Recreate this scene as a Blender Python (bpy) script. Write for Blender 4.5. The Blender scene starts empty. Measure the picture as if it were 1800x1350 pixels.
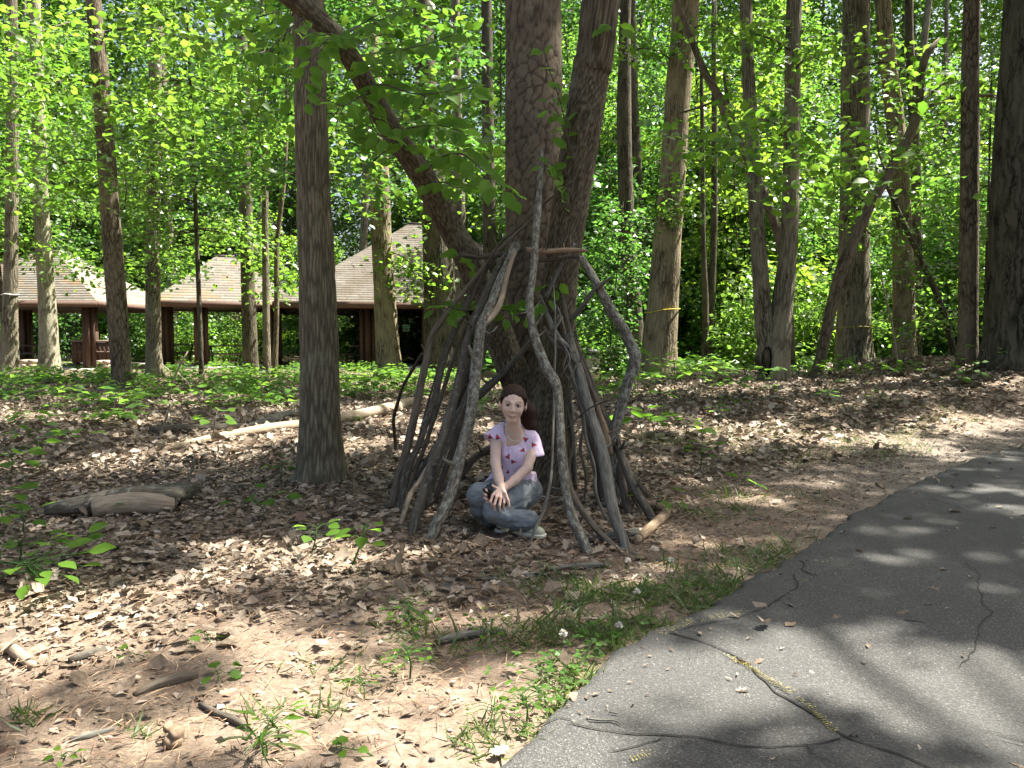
import bpy, math, random
import numpy as np
from mathutils import Vector, Matrix
random.seed(7)
RNG = np.random.default_rng(11)
SC = bpy.context.scene
COL = SC.collection

# ------------------------------------------------------------------ camera, sky, sun, exposure
W0, H0, FPX = 1800.0, 1350.0, 1352.0
CAM_H = 1.10
PITCH = math.radians(3.5)
cam_d = bpy.data.cameras.new('camera')
cam_d.sensor_width = 36.0
cam_d.lens = 36.0 * FPX / W0
cam_d.clip_start = 0.05
cam_d.clip_end = 900
cam = bpy.data.objects.new('camera', cam_d)
COL.objects.link(cam)
cam.location = (0, 0, CAM_H)
cam.rotation_euler = (math.radians(90) - PITCH, 0, 0)
SC.camera = cam

SUN_EL = math.radians(62.0)
SUN_AZ = math.radians(70.0)            # from +Y towards +X
SUN = np.array([math.cos(SUN_EL) * math.sin(SUN_AZ), math.cos(SUN_EL) * math.cos(SUN_AZ), math.sin(SUN_EL)])
world = bpy.data.worlds.new('World')
SC.world = world
world.use_nodes = True
wn = world.node_tree
wn.nodes.clear()
sky_t = wn.nodes.new('ShaderNodeTexSky')
sky_t.sky_type = 'NISHITA'
sky_t.sun_disc = False
sky_t.sun_elevation = SUN_EL
sky_t.sun_rotation = SUN_AZ
sky_t.dust_density = 6.0
sky_t.ozone_density = 0.6
wbg = wn.nodes.new('ShaderNodeBackground')
wbg.inputs['Strength'].default_value = 0.060
wo = wn.nodes.new('ShaderNodeOutputWorld')
wn.links.new(sky_t.outputs[0], wbg.inputs[0])
wn.links.new(wbg.outputs[0], wo.inputs[0])

sun_d = bpy.data.lights.new('sun', 'SUN')
sun_d.energy = 5.0
sun_d.angle = math.radians(0.53)
sun_d.color = (1.0, 0.955, 0.89)
sun_o = bpy.data.objects.new('sun', sun_d)
COL.objects.link(sun_o)
sun_o.rotation_euler = Vector(-SUN).to_track_quat('-Z', 'Y').to_euler()

SC.view_settings.view_transform = 'Standard'
SC.view_settings.look = 'None'
SC.view_settings.gamma = 1.0
SC.view_settings.use_curve_mapping = False
SC.view_settings.exposure = 2.35
SC.view_settings.use_white_balance = True
SC.view_settings.white_balance_temperature = 6550
SC.view_settings.white_balance_tint = 6
SC.render.engine = 'CYCLES'
cy = SC.cycles
cy.use_denoising = True
cy.max_bounces = 7
cy.diffuse_bounces = 4
cy.glossy_bounces = 2
cy.transmission_bounces = 5
cy.transparent_max_bounces = 8
cy.caustics_reflective = False
cy.caustics_refractive = False
cy.sample_clamp_indirect = 6.0
cy.use_adaptive_sampling = True
cy.adaptive_threshold = 0.015

# ------------------------------------------------------------------ numeric helpers
def ss(a, b, x):
    t = np.clip((np.asarray(x, float) - a) / (b - a), 0, 1)
    return t * t * (3 - 2 * t)

def h3(i, j, k):
    n = (i.astype(np.int64) * 374761393 + j.astype(np.int64) * 668265263 + k.astype(np.int64) * 2147483647) & 0xffffffff
    n = ((n ^ (n >> 13)) * 1274126177) & 0xffffffff
    n = ((n ^ (n >> 16)) * 2246822519) & 0xffffffff
    return ((n ^ (n >> 15)) & 0xffffff) / float(0xffffff)

def noise(p):
    """value noise 0..1 on an (N,3) array"""
    p = np.asarray(p, float)
    f = np.floor(p)
    w = p - f
    w = w * w * (3 - 2 * w)
    i = f.astype(np.int64)
    r = np.zeros(len(p))
    for a in (0, 1):
        for b in (0, 1):
            for c in (0, 1):
                r += h3(i[:, 0] + a, i[:, 1] + b, i[:, 2] + c) * \
                    (w[:, 0] if a else 1 - w[:, 0]) * (w[:, 1] if b else 1 - w[:, 1]) * (w[:, 2] if c else 1 - w[:, 2])
    return r

def fbm(p, o=3):
    p = np.asarray(p, float)
    r, a, t = 0, 1.0, 0
    for k in range(o):
        r = r + a * noise(p * (2 ** k) + 17.3 * k)
        t += a
        a *= .5
    return r / t

def worley(u, v, pu, seed=0):
    """F1, F2, cell id on the (u,v) plane; u repeats every pu cells"""
    iu, iv = np.floor(u).astype(np.int64), np.floor(v).astype(np.int64)
    f1 = np.full(u.shape, 9.0); f2 = np.full(u.shape, 9.0); cid = np.zeros(u.shape)
    for a in (-1, 0, 1):
        for b in (-1, 0, 1):
            ci, cj = iu + a, iv + b
            wi = np.mod(ci, pu)
            s = np.full(u.shape, seed, dtype=np.int64)
            jx, jy = h3(wi, cj, s), h3(wi, cj, s + 5)
            d = np.hypot(ci + jx - u, cj + jy - v)
            m = d < f1
            f2 = np.where(m, f1, np.minimum(f2, d))
            cid = np.where(m, h3(wi, cj, s + 9), cid)
            f1 = np.where(m, d, f1)
    return f1, f2, cid

# ------------------------------------------------------------------ terrain and road edge
ROAD = np.array([(-9, -11), (-2.4, -1.9), (-0.9, 0.4), (0, 1.91), (0.392, 2.625), (0.83, 3.09), (1.366, 3.71), (1.99, 4.52), (3.08, 5.74), (4.26, 6.95), (5.03, 7.55),
                 (8.0, 9.55), (13, 11.9), (20, 13.6), (40, 18), (90, 26)], float)

def road_d(x, y):
    """signed distance to the road's left edge, positive on the woods' side"""
    x, y = np.asarray(x, float), np.asarray(y, float)
    best = np.full(x.shape, 1e9); sg = np.ones(x.shape)
    for a, b in zip(ROAD[:-1], ROAD[1:]):
        ab = b - a
        t = np.clip(((x - a[0]) * ab[0] + (y - a[1]) * ab[1]) / (ab @ ab), 0, 1)
        dx, dy = x - a[0] - t * ab[0], y - a[1] - t * ab[1]
        d = np.hypot(dx, dy)
        m = d < best
        best = np.where(m, d, best)
        sg = np.where(m, np.sign(ab[0] * dy - ab[1] * dx), sg)
    return best * sg

def terrain(x, y):
    x, y = np.asarray(x, float), np.asarray(y, float)
    d = road_d(x, y)
    z = (0.36 + 0.30 * ss(6.5, 7.7, x)) * ss(0.3, 2.3, d) * ss(5.5, 12.5, y) * ss(-0.5, 5, x) * (1 - 0.75 * ss(14, 22, y))
    P = np.stack([x.ravel(), y.ravel(), 0 * x.ravel()], 1)
    n = (fbm(P * 0.9, 3) - .5).reshape(x.shape)
    z = z + n * 0.09 * ss(0.0, 1.2, d)
    z = z + ss(34, 110, y) * 6.0
    return z

def tz(x, y):
    return float(terrain(np.array([x]), np.array([y]))[0])

CP, SP = math.cos(PITCH), math.sin(PITCH)
def ray(px, py):
    xc, yc = (px - 900) / FPX, -(py - 675) / FPX
    return np.array([xc, CP + yc * SP, -SP + yc * CP])

def P(px, py, Y):
    r = ray(px, py)
    return np.array([0, 0, CAM_H]) + r * (Y / r[1])

def G(px, py, off=0.0):
    """where the line of sight meets the ground"""
    r = ray(px, py)
    t = np.linspace(1.2, 60, 3000)
    X = r[0] * t; Yv = r[1] * t; Z = CAM_H + r[2] * t
    h = Z - terrain(X, Yv)
    k = np.argmax(h < 0) if (h < 0).any() else 2999
    q = np.array([X[k], Yv[k], 0.0])
    q[2] = tz(q[0], q[1]) + off
    return q

def to_px(p):
    p = np.atleast_2d(p) - np.array([0, 0, CAM_H])
    f = p[:, 1] * CP - p[:, 2] * SP
    u = p[:, 1] * SP + p[:, 2] * CP
    f = np.where(f < .05, .05, f)
    return 900 + FPX * p[:, 0] / f, 675 - FPX * u / f

# ------------------------------------------------------------------ mesh helpers
def mk(name, V, F, mat, parent=None, attrs=None, smooth=True, mats=None, midx=None):
    V = np.asarray(V, np.float32).reshape(-1, 3)
    if isinstance(F, np.ndarray):
        F = [F]
    F = [np.asarray(f, np.int32) for f in F if len(f)]
    me = bpy.data.meshes.new(name)
    me.vertices.add(len(V))
    me.vertices.foreach_set('co', V.ravel())
    li = np.concatenate([f.ravel() for f in F])
    tot = np.concatenate([np.full(len(f), f.shape[1], np.int32) for f in F])
    st = np.concatenate([[0], np.cumsum(tot)[:-1]]).astype(np.int32)
    me.loops.add(len(li))
    me.loops.foreach_set('vertex_index', li)
    me.polygons.add(len(tot))
    me.polygons.foreach_set('loop_start', st)
    me.polygons.foreach_set('loop_total', tot)
    if smooth:
        me.polygons.foreach_set('use_smooth', np.ones(len(tot), bool))
    for m in (mats or [mat]):
        me.materials.append(m)
    if midx is not None:
        me.polygons.foreach_set('material_index', np.asarray(midx, np.int32))
    me.update(calc_edges=True)
    for k, a in (attrs or {}).items():
        a = np.asarray(a, np.float32)
        dom = 'POINT' if len(a) == len(V) else 'FACE'
        if a.ndim == 1:
            at = me.attributes.new(k, 'FLOAT', dom); at.data.foreach_set('value', a)
        else:
            at = me.attributes.new(k, 'FLOAT_VECTOR', dom); at.data.foreach_set('vector', a.ravel())
    o = bpy.data.objects.new(name, me)
    COL.objects.link(o)
    if parent is not None:
        o.parent = parent
    return o

def tag(o, label=None, cat=None, group=None, kind=None):
    if label: o['label'] = label
    if cat: o['category'] = cat
    if group: o['group'] = group
    if kind: o['kind'] = kind
    return o

def empty(name, loc=(0, 0, 0), label=None, cat=None, group=None, rz=0.0):
    o = bpy.data.objects.new(name, None)
    o.empty_display_size = 0.2
    COL.objects.link(o)
    o.location = [float(c) for c in loc]
    o.rotation_euler = (0, 0, rz)
    return tag(o, label, cat, group)

class MB:
    """collects vertices and faces"""
    def __init__(s): s.V = []; s.F = {}; s.n = 0; s.A = {}
    def add(s, V, F, **at):
        V = np.asarray(V, float)
        for f in (F if isinstance(F, list) else [F]):
            f = np.asarray(f)
            if len(f): s.F.setdefault(f.shape[1], []).append(f + s.n)
        s.V.append(V); s.n += len(V)
        for k, a in at.items(): s.A.setdefault(k, []).append(np.asarray(a, float))
        return s
    def box(s, lo, hi, M=None):
        (a, b, c), (d, e, f) = lo, hi
        V = np.array([(a, b, c), (d, b, c), (d, e, c), (a, e, c), (a, b, f), (d, b, f), (d, e, f), (a, e, f)], float)
        if M is not None: V = V @ M[:3, :3].T + M[:3, 3]
        return s.add(V, np.array([(0, 3, 2, 1), (4, 5, 6, 7), (0, 1, 5, 4), (1, 2, 6, 5), (2, 3, 7, 6), (3, 0, 4, 7)]))
    def build(s, name, mat, parent=None, smooth=False):
        return mk(name, np.concatenate(s.V), [np.concatenate(f) for f in s.F.values()], mat, parent,
                  {k: np.concatenate(a) for k, a in s.A.items()}, smooth)

def spline(P_, R_, step):
    P_ = np.asarray(P_, float); R_ = np.asarray(R_, float)
    Q = np.vstack([2 * P_[0] - P_[1], P_, 2 * P_[-1] - P_[-2]])
    out, rad = [], []
    for i in range(len(P_) - 1):
        a, b, c, d = Q[i:i + 4]
        n = max(1, int(np.linalg.norm(c - b) / step))
        t = np.linspace(0, 1, n, endpoint=False)[:, None]
        out.append(.5 * ((2 * b) + (c - a) * t + (2 * a - 5 * b + 4 * c - d) * t ** 2 + (3 * b - a - 3 * c + d) * t ** 3))
        tt = t[:, 0] * t[:, 0] * (3 - 2 * t[:, 0])
        rad.append(R_[i] + (R_[i + 1] - R_[i]) * tt)
    out.append(P_[-1:]); rad.append(R_[-1:])
    return np.vstack(out), np.concatenate(rad)

def tube(P_, R_, seg=12, step=0.25, wob=0.0, wscale=3.0, bark=None, seed=0, cap=True, flare=0.0, flare_h=.3, ribs=5):
    """tapered tube; returns V, F, attrs.  bark=(cell_u, cell_v, depth, edge) cuts furrows"""
    C, R = spline(P_, R_, step)
    n = len(C)
    T = np.gradient(C, axis=0)
    T /= np.linalg.norm(T, axis=1)[:, None] + 1e-9
    L = np.concatenate([[0], np.cumsum(np.linalg.norm(np.diff(C, axis=0), axis=1))])
    ref = np.array([0, -1.0, 0]) if abs(T[0][1]) < .9 else np.array([1.0, 0, 0])
    N = np.zeros_like(C)
    v = ref
    for i in range(n):
        v = v - T[i] * (v @ T[i]); v /= np.linalg.norm(v) + 1e-9
        N[i] = v
    B = np.cross(T, N)
    th = np.linspace(0, 2 * math.pi, seg, endpoint=False)
    TH, LL = np.meshgrid(th, L)
    RR = np.repeat(R[:, None], seg, 1)
    if flare:
        f = flare * np.exp(-LL / flare_h)
        RR = RR * (1 + f * (.6 + .7 * (np.sin(TH * ribs + seed + .5 * np.sin(TH * 2 + seed)) * .5 + .5)))
    r0 = float(np.mean(R))
    bk = np.stack([np.cos(TH) * r0, np.sin(TH) * r0, LL + seed * 3.7], -1).reshape(-1, 3)
    at = {'bk': bk}
    if wob:
        RR = RR * (1 + wob * 2 * (fbm(np.stack([np.cos(TH) * 1.1, np.sin(TH) * 1.1, LL * wscale + seed * 9.1], -1).reshape(-1, 3), 3).reshape(RR.shape) - .5))
    if bark:
        cu, cv, dep, edge = bark
        pu = max(4, int(round(2 * math.pi * r0 / cu)))
        u = (TH / (2 * math.pi) * pu); vv = LL / cv + seed * 13.7
        wp = fbm(np.stack([np.cos(TH) * 2, np.sin(TH) * 2, vv], -1).reshape(-1, 3), 2).reshape(u.shape) - .5
        f1, f2, cid = worley(u + wp * 1.1, vv + wp * 0.6, pu, seed + 3)
        e = ss(0.0, edge, f2 - f1)
        RR = RR + (e - 1) * dep + e * (cid - .5) * dep * .7
        at['crk'] = e.ravel(); at['cid'] = cid.ravel()
    V = C[:, None, :] + RR[..., None] * (np.cos(TH)[..., None] * N[:, None, :] + np.sin(TH)[..., None] * B[:, None, :])
    V = V.reshape(-1, 3)
    i, j = np.meshgrid(np.arange(n - 1), np.arange(seg), indexing='ij')
    a = i * seg + j; b = i * seg + (j + 1) % seg
    F = np.stack([a, b, b + seg, a + seg], -1).reshape(-1, 4)
    FL = [F]
    if cap:
        m = len(V)
        V = np.vstack([V, C[0], C[-1] + T[-1] * R[-1] * .3])
        for k in at: at[k] = np.concatenate([at[k], at[k][:1], at[k][-1:]])
        j = np.arange(seg)
        FL.append(np.vstack([np.stack([np.full(seg, m), (j + 1) % seg, j], 1),
                             np.stack([np.full(seg, m + 1), (n - 1) * seg + j, (n - 1) * seg + (j + 1) % seg], 1)]))
    return V, FL, at

# leaf templates: along, across, normal
T_KITE = (np.array([(0, 0, 0), (.45, .36, .06), (1, 0, -.08), (.5, -.36, .06)]), np.array([(0, 3, 2, 1)]))
T_LEAF = (np.array([(0, 0, 0), (.22, .25, .05), (.25, 0, 0), (.22, -.25, .05), (.55, .31, .05), (.58, 0, -.02), (.55, -.31, .05),
                    (.8, .17, 0), (.8, -.17, 0), (1, 0, -.12)]),
          [np.array([(0, 2, 1), (0, 3, 2), (7, 5, 9), (5, 8, 9)]), np.array([(1, 2, 5, 4), (2, 3, 6, 5)]), np.array([(4, 5, 7), (5, 6, 8)])])
_ow = [.09, .22, .13, .34, .18, .27, .04]
def _oak():
    xs = [.12, .26, .38, .52, .64, .82, 1.0]
    V = [(0, 0, 0)]
    for x, w in zip(xs, _ow):
        V += [(x + (.06 if w > .18 else 0), w, .5 * w), (x, 0, 0), (x + (.06 if w > .18 else 0), -w, .5 * w)]
    F3 = [(0, 2, 1), (0, 3, 2)]; F4 = []
    for k in range(6):
        b = 1 + 3 * k
        F4 += [(b, b + 1, b + 4, b + 3), (b + 1, b + 2, b + 5, b + 4)]
    return np.array(V, float), [np.array(F3), np.array(F4)]
T_OAK = _oak()
T_DRY = (np.array([(0, 0, 0), (.35, .3, .2), (.4, 0, 0), (.35, -.3, .16), (1, .05, .2), (.7, -.16, .12), (.72, .22, .05)]),
         [np.array([(0, 2, 1), (0, 3, 2), (2, 5, 4), (2, 4, 6), (2, 3, 5), (1, 2, 6)])])
T_BLADE = (np.array([(0, .03, 0), (0, -.03, 0), (.55, -.022, .12), (.55, .022, .12), (1, 0, .42)]), [np.array([(0, 1, 2, 3)]), np.array([(3, 2, 4)])])

def leaves(pos, tip, nrm, L, tmpl, wid=1.0, curl=None):
    """N leaves -> V, F list, per-face random"""
    TV, TF = tmpl
    if not isinstance(TF, list): TF = [TF]
    pos, tip, nrm = (np.asarray(a, float) for a in (pos, tip, nrm))
    n = len(pos)
    L = np.broadcast_to(np.asarray(L, float), (n,))
    tip = tip / (np.linalg.norm(tip, axis=1)[:, None] + 1e-9)
    side = np.cross(nrm, tip); side /= np.linalg.norm(side, axis=1)[:, None] + 1e-9
    up = np.cross(tip, side)
    K = len(TV)
    nz = np.repeat(TV[None, :, 2], n, 0)
    if curl is not None:
        nz = nz * curl[:, None]
    wid = np.broadcast_to(np.asarray(wid, float), (n,))
    V = pos[:, None, :] + L[:, None, None] * (TV[None, :, 0:1] * tip[:, None, :] + (TV[None, :, 1:2] * wid[:, None, None]) * side[:, None, :] + nz[..., None] * up[:, None, :])
    r = RNG.random(n)
    FL, A = [], []
    base = np.arange(n) * K
    for f in TF:
        FL.append((f[None] + base[:, None, None]).reshape(-1, f.shape[1]))
        A.append(np.repeat(r, len(f)))
    return V.reshape(-1, 3), FL, np.concatenate(A)

def leaf_obj(name, chunks, mat, parent=None):
    """chunks: list of (V, FL, A) all from same template kinds"""
    m = {}
    Vs, n = [], 0
    for V, FL, A in chunks:
        k0 = 0
        for f in FL:
            m.setdefault(f.shape[1], []).append((f + n, A[k0:k0 + len(f)])); k0 += len(f)
        Vs.append(V); n += len(V)
    F = [np.concatenate([x[0] for x in v]) for v in m.values()]
    A = np.concatenate([np.concatenate([x[1] for x in v]) for v in m.values()])
    return mk(name, np.concatenate(Vs), F, mat, parent, {'rnd': A}, smooth=False)

def rvec(n, s=1.0):
    return RNG.normal(0, s, (n, 3))

# ------------------------------------------------------------------ materials
def mat(name):
    m = bpy.data.materials.new(name); m.use_nodes = True
    nt = m.node_tree; nt.nodes.clear()
    return m, nt, nt.nodes, nt.links
def N(nt, t, **kw):
    n = nt.nodes.new(t)
    for k, v in kw.items():
        if k.startswith('i_'):
            n.inputs[k[2:].replace('_', ' ')].default_value = v
        else:
            setattr(n, k, v)
    return n
def ramp(nt, src, stops, interp='LINEAR'):
    r = nt.nodes.new('ShaderNodeValToRGB')
    r.color_ramp.interpolation = interp
    while len(r.color_ramp.elements) < len(stops): r.color_ramp.elements.new(.5)
    for e, (p, c) in zip(r.color_ramp.elements, stops):
        e.position = p; e.color = (*c, 1) if len(c) == 3 else c
    nt.links.new(src, r.inputs[0])
    return r
def attr(nt, name, vec=False):
    a = nt.nodes.new('ShaderNodeAttribute'); a.attribute_name = name
    return a.outputs['Vector' if vec else 'Fac']
def scaled(nt, src, s):
    m = N(nt, 'ShaderNodeVectorMath', operation='MULTIPLY'); m.inputs[1].default_value = s
    nt.links.new(src, m.inputs[0]); return m.outputs[0]
def tex_noise(nt, vec, scale, detail=4, rough=.6):
    t = N(nt, 'ShaderNodeTexNoise'); t.inputs['Scale'].default_value = scale; t.inputs['Detail'].default_value = detail
    t.inputs['Roughness'].default_value = rough
    nt.links.new(vec, t.inputs['Vector']); return t.outputs['Fac']
def mixc(nt, fac, a, b, mode='MIX'):
    m = N(nt, 'ShaderNodeMix', data_type='RGBA', blend_type=mode)
    for i, s in ((0, fac), (6, a), (7, b)):
        if isinstance(s, (int, float)): m.inputs[i].default_value = s
        elif isinstance(s, tuple): m.inputs[i].default_value = (*s, 1)
        else: nt.links.new(s, m.inputs[i])
    return m.outputs[2]
def math_n(nt, op, a, b=0.0):
    m = N(nt, 'ShaderNodeMath', operation=op)
    for i, s in enumerate((a, b)):
        if isinstance(s, (int, float)): m.inputs[i].default_value = s
        else: nt.links.new(s, m.inputs[i])
    return m.outputs[0]
def finish(nt, col, rough=.85, bump=None, bstr=.4, bdist=.01, spec=.3, metal=0.0):
    p = nt.nodes.new('ShaderNodeBsdfPrincipled')
    if isinstance(col, tuple): p.inputs['Base Color'].default_value = (*col, 1)
    else: nt.links.new(col, p.inputs['Base Color'])
    if isinstance(rough, (int, float)): p.inputs['Roughness'].default_value = rough
    else: nt.links.new(rough, p.inputs['Roughness'])
    p.inputs['Specular IOR Level'].default_value = spec
    p.inputs['Metallic'].default_value = metal
    if bump is not None:
        b = nt.nodes.new('ShaderNodeBump'); b.inputs['Strength'].default_value = bstr; b.inputs['Distance'].default_value = bdist
        nt.links.new(bump, b.inputs['Height']); nt.links.new(b.outputs[0], p.inputs['Normal'])
    o = nt.nodes.new('ShaderNodeOutputMaterial')
    nt.links.new(p.outputs[0], o.inputs[0])
    return p

def plain(name, c, rough=.7, var=.25, scale=14, spec=.3, metal=0.0):
    m, nt, _, _ = mat(name)
    tc = N(nt, 'ShaderNodeTexCoord').outputs['Object']
    n = tex_noise(nt, tc, scale)
    r = ramp(nt, n, [(.3, tuple(x * (1 - var) for x in c)), (.7, tuple(min(1, x * (1 + var)) for x in c))])
    finish(nt, r.outputs[0], rough, n, .2, .004, spec, metal)
    return m

def bark_shader(name, dark, light, su=55, sv=9, moss=None, mossamt=.5, bdist=.02, red=None):
    """furrowed bark from the straightened coordinates"""
    m, nt, _, ln = mat(name)
    bk = attr(nt, 'bk', True)
    vo = N(nt, 'ShaderNodeTexVoronoi', feature='DISTANCE_TO_EDGE'); vo.inputs['Scale'].default_value = 1
    ds = tex_noise(nt, scaled(nt, bk, (6, 6, 2)), 1.5, 3)
    dv = N(nt, 'ShaderNodeVectorMath', operation='ADD')
    ln.new(scaled(nt, bk, (su, su, sv)), dv.inputs[0])
    cb = N(nt, 'ShaderNodeCombineXYZ'); ln.new(math_n(nt, 'MULTIPLY', ds, 3.0), cb.inputs[0]); ln.new(math_n(nt, 'MULTIPLY', ds, 2.0), cb.inputs[1])
    ln.new(cb.outputs[0], dv.inputs[1]); ln.new(dv.outputs[0], vo.inputs['Vector'])
    fine = tex_noise(nt, scaled(nt, bk, (60, 60, 14)), 1, 5, .7)
    ridge = math_n(nt, 'ADD', math_n(nt, 'MULTIPLY', vo.outputs['Distance'], 1.7), math_n(nt, 'MULTIPLY', fine, .5))
    c = ramp(nt, ridge, [(.26, dark), (.62, light)]).outputs[0]
    big = tex_noise(nt, scaled(nt, bk, (4, 4, 1.5)), 1, 4)
    c = mixc(nt, ramp(nt, big, [(.4, (0, 0, 0)), (.75, (1, 1, 1))]).outputs[0], c, tuple(x * 1.35 for x in light))
    if red:
        c = mixc(nt, ramp(nt, tex_noise(nt, scaled(nt, bk, (9, 9, 4)), 1, 3), [(.55, (0, 0, 0)), (.7, (1, 1, 1))]).outputs[0], c, red)
    if moss:
        k = ramp(nt, tex_noise(nt, scaled(nt, bk, (14, 14, 7)), 1, 5, .65), [(.62 - .12 * mossamt, (0, 0, 0)), (.70 - .12 * mossamt, (1, 1, 1))])
        c = mixc(nt, k.outputs[0], c, moss)
    finish(nt, c, .92, ridge, .9, bdist, .15)
    return m

def bark_cut(name, dark, light, light2, moss=None, scale=1.0):
    """bark whose furrows are geometry: colour by the cut's depth and the plate's id"""
    m, nt, _, ln = mat(name)
    bk = attr(nt, 'bk', True); e = attr(nt, 'crk'); cid = attr(nt, 'cid')
    fine = tex_noise(nt, scaled(nt, bk, (60 * scale, 60 * scale, 30 * scale)), 1, 6, .7)
    pl = mixc(nt, cid, light, light2)
    pl = mixc(nt, ramp(nt, fine, [(.35, (0, 0, 0)), (.7, (1, 1, 1))]).outputs[0], mixc(nt, .45, pl, dark), pl)
    c = mixc(nt, e, dark, pl)
    if moss:
        k = ramp(nt, tex_noise(nt, scaled(nt, bk, (7, 7, 3)), 1, 5, .7), [(.56, (0, 0, 0)), (.68, (1, 1, 1))])
        c = mixc(nt, math_n(nt, 'MULTIPLY', k.outputs[0], .75), c, moss)
    finish(nt, c, .93, fine, .8, .008, .12)
    return m

def stick_shader(name, dark, light, lichen=None, amt=.5, streak=40):
    m, nt, _, ln = mat(name)
    bk = attr(nt, 'bk', True)
    st = tex_noise(nt, scaled(nt, bk, (streak * 2, streak * 2, streak * .25)), 1, 4, .65)
    c = ramp(nt, st, [(.3, dark), (.7, light)]).outputs[0]
    h = st
    if lichen:
        ln1 = tex_noise(nt, scaled(nt, bk, (46, 46, 24)), 1, 7, .72)
        k = ramp(nt, ln1, [(.56 - amt * .16, (0, 0, 0)), (.68 - amt * .16, (1, 1, 1))])
        ln2 = tex_noise(nt, scaled(nt, bk, (130, 130, 90)), 1, 2, .6)
        lc = ramp(nt, ln2, [(.3, tuple(x * .5 for x in lichen)), (.7, lichen)]).outputs[0]
        c = mixc(nt, k.outputs[0], c, lc)
    finish(nt, c, .9, h, .6, .006, .15)
    return m

def leaf_shader(name, c1, c2, tr1, tr2, trans=.5, rough=.45, spec=.45):
    m, nt, _, ln = mat(name)
    r = attr(nt, 'rnd')
    oi = N(nt, 'ShaderNodeObjectInfo').outputs['Random']
    f = math_n(nt, 'ADD', math_n(nt, 'MULTIPLY', r, .65), math_n(nt, 'MULTIPLY', oi, .35))
    base = ramp(nt, f, [(.1, c1), (.9, c2)]).outputs[0]
    tc = ramp(nt, f, [(.1, tr1), (.9, tr2)]).outputs[0]
    p = nt.nodes.new('ShaderNodeBsdfPrincipled')
    ln.new(base, p.inputs['Base Color']); p.inputs['Roughness'].default_value = rough
    p.inputs['Specular IOR Level'].default_value = spec
    t = nt.nodes.new('ShaderNodeBsdfTranslucent'); ln.new(tc, t.inputs['Color'])
    mx = nt.nodes.new('ShaderNodeMixShader'); mx.inputs[0].default_value = trans
    ln.new(p.outputs[0], mx.inputs[1]); ln.new(t.outputs[0], mx.inputs[2])
    o = nt.nodes.new('ShaderNodeOutputMaterial'); ln.new(mx.outputs[0], o.inputs[0])
    return m

M = {}
M['leaf'] = leaf_shader('green_leaf', (.038, .085, .012), (.085, .155, .02), (.11, .27, .02), (.27, .45, .045), .5, .38, .5)
M['leaf_far'] = leaf_shader('far_leaf', (.036, .082, .014), (.085, .150, .024), (.10, .26, .022), (.27, .46, .06), .5, .36, .55)
M['leaf_near'] = leaf_shader('near_leaf', (.05, .12, .015), (.085, .17, .02), (.13, .33, .022), (.23, .45, .045), .6, .6, .2)
M['leaf_dark'] = leaf_shader('canopy_leaf', (.03, .075, .012), (.07, .13, .02), (.09, .2, .015), (.2, .34, .03))
M['leaf_herb'] = leaf_shader('herb_leaf', (.045, .11, .02), (.1, .2, .035), (.12, .28, .025), (.22, .38, .045))
M['grass'] = leaf_shader('grass_blade', (.05, .09, .022), (.125, .165, .055), (.09, .165, .02), (.19, .25, .055), .35)
M['bark_oak'] = bark_cut('furrowed_bark', (0.072, 0.061, 0.042), (0.259, 0.226, 0.153), (0.201, 0.171, 0.115), (0.193, 0.203, 0.132))
M['bark_pine'] = bark_cut('plated_pine_bark', (.055, .043, .031), (.205, .165, .115), (.15, .12, .085), (.20, .195, .15), .8)
M['bark_fork'] = bark_cut('scaly_bark', (0.036, 0.029, 0.020), (0.201, 0.166, 0.114), (0.148, 0.122, 0.083), (0.171, 0.166, 0.115), 1.3)
M['bark_grey'] = bark_shader('grey_furrowed_bark', (0.029, 0.024, 0.017), (0.176, 0.153, 0.107), 30, 2.0)
M['bark_dark'] = bark_shader('dark_furrowed_bark', (0.015, 0.013, 0.009), (0.099, 0.085, 0.059), 30, 2.0)
M['bark_brown'] = bark_shader('brown_bark', (0.033, 0.024, 0.015), (0.138, 0.111, 0.077), 24, 4, None, .5, .012)
M['bark_pale'] = bark_shader('pale_bark', (0.100, 0.088, 0.062), (0.260, 0.235, 0.170), 20, 3, None, .5, .008)
M['bark_big'] = bark_shader('deep_furrowed_bark', (0.011, 0.010, 0.007), (0.090, 0.080, 0.058), 17, 1.2, None, .5, .05)
M['bark_tan'] = bark_shader('tan_furrowed_bark', (0.053, 0.040, 0.024), (0.231, 0.189, 0.120), 26, 1.6, None, .5, .02)
M['lichen'] = stick_shader('lichened_stick', (.040, .034, .027), (0.144, 0.120, 0.096), (0.294, 0.300, 0.240), .62)
M['lichen_less'] = stick_shader('lightly_lichened_stick', (0.034, 0.029, 0.023), (0.111, 0.096, 0.076), (0.221, 0.247, 0.200), .12)
M['stick_dark'] = stick_shader('dark_stick', (0.030, 0.025, 0.020), (0.115, 0.096, 0.075))
M['stick_brown'] = stick_shader('brown_stick', (0.054, 0.045, 0.033), (0.168, 0.137, 0.103))
M['stick_grey'] = stick_shader('weathered_grey_stick', (0.045, 0.043, 0.036), (0.196, 0.185, 0.154))
M['stick_bare'] = stick_shader('barkless_stick', (.17, .13, .09), (.36, .29, .21))
M['stick_tan'] = stick_shader('tan_cut_log', (.13, .09, .055), (.27, .20, .13))
M['wood_end'] = plain('cut_wood', (.42, .30, .18), .8)

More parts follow.
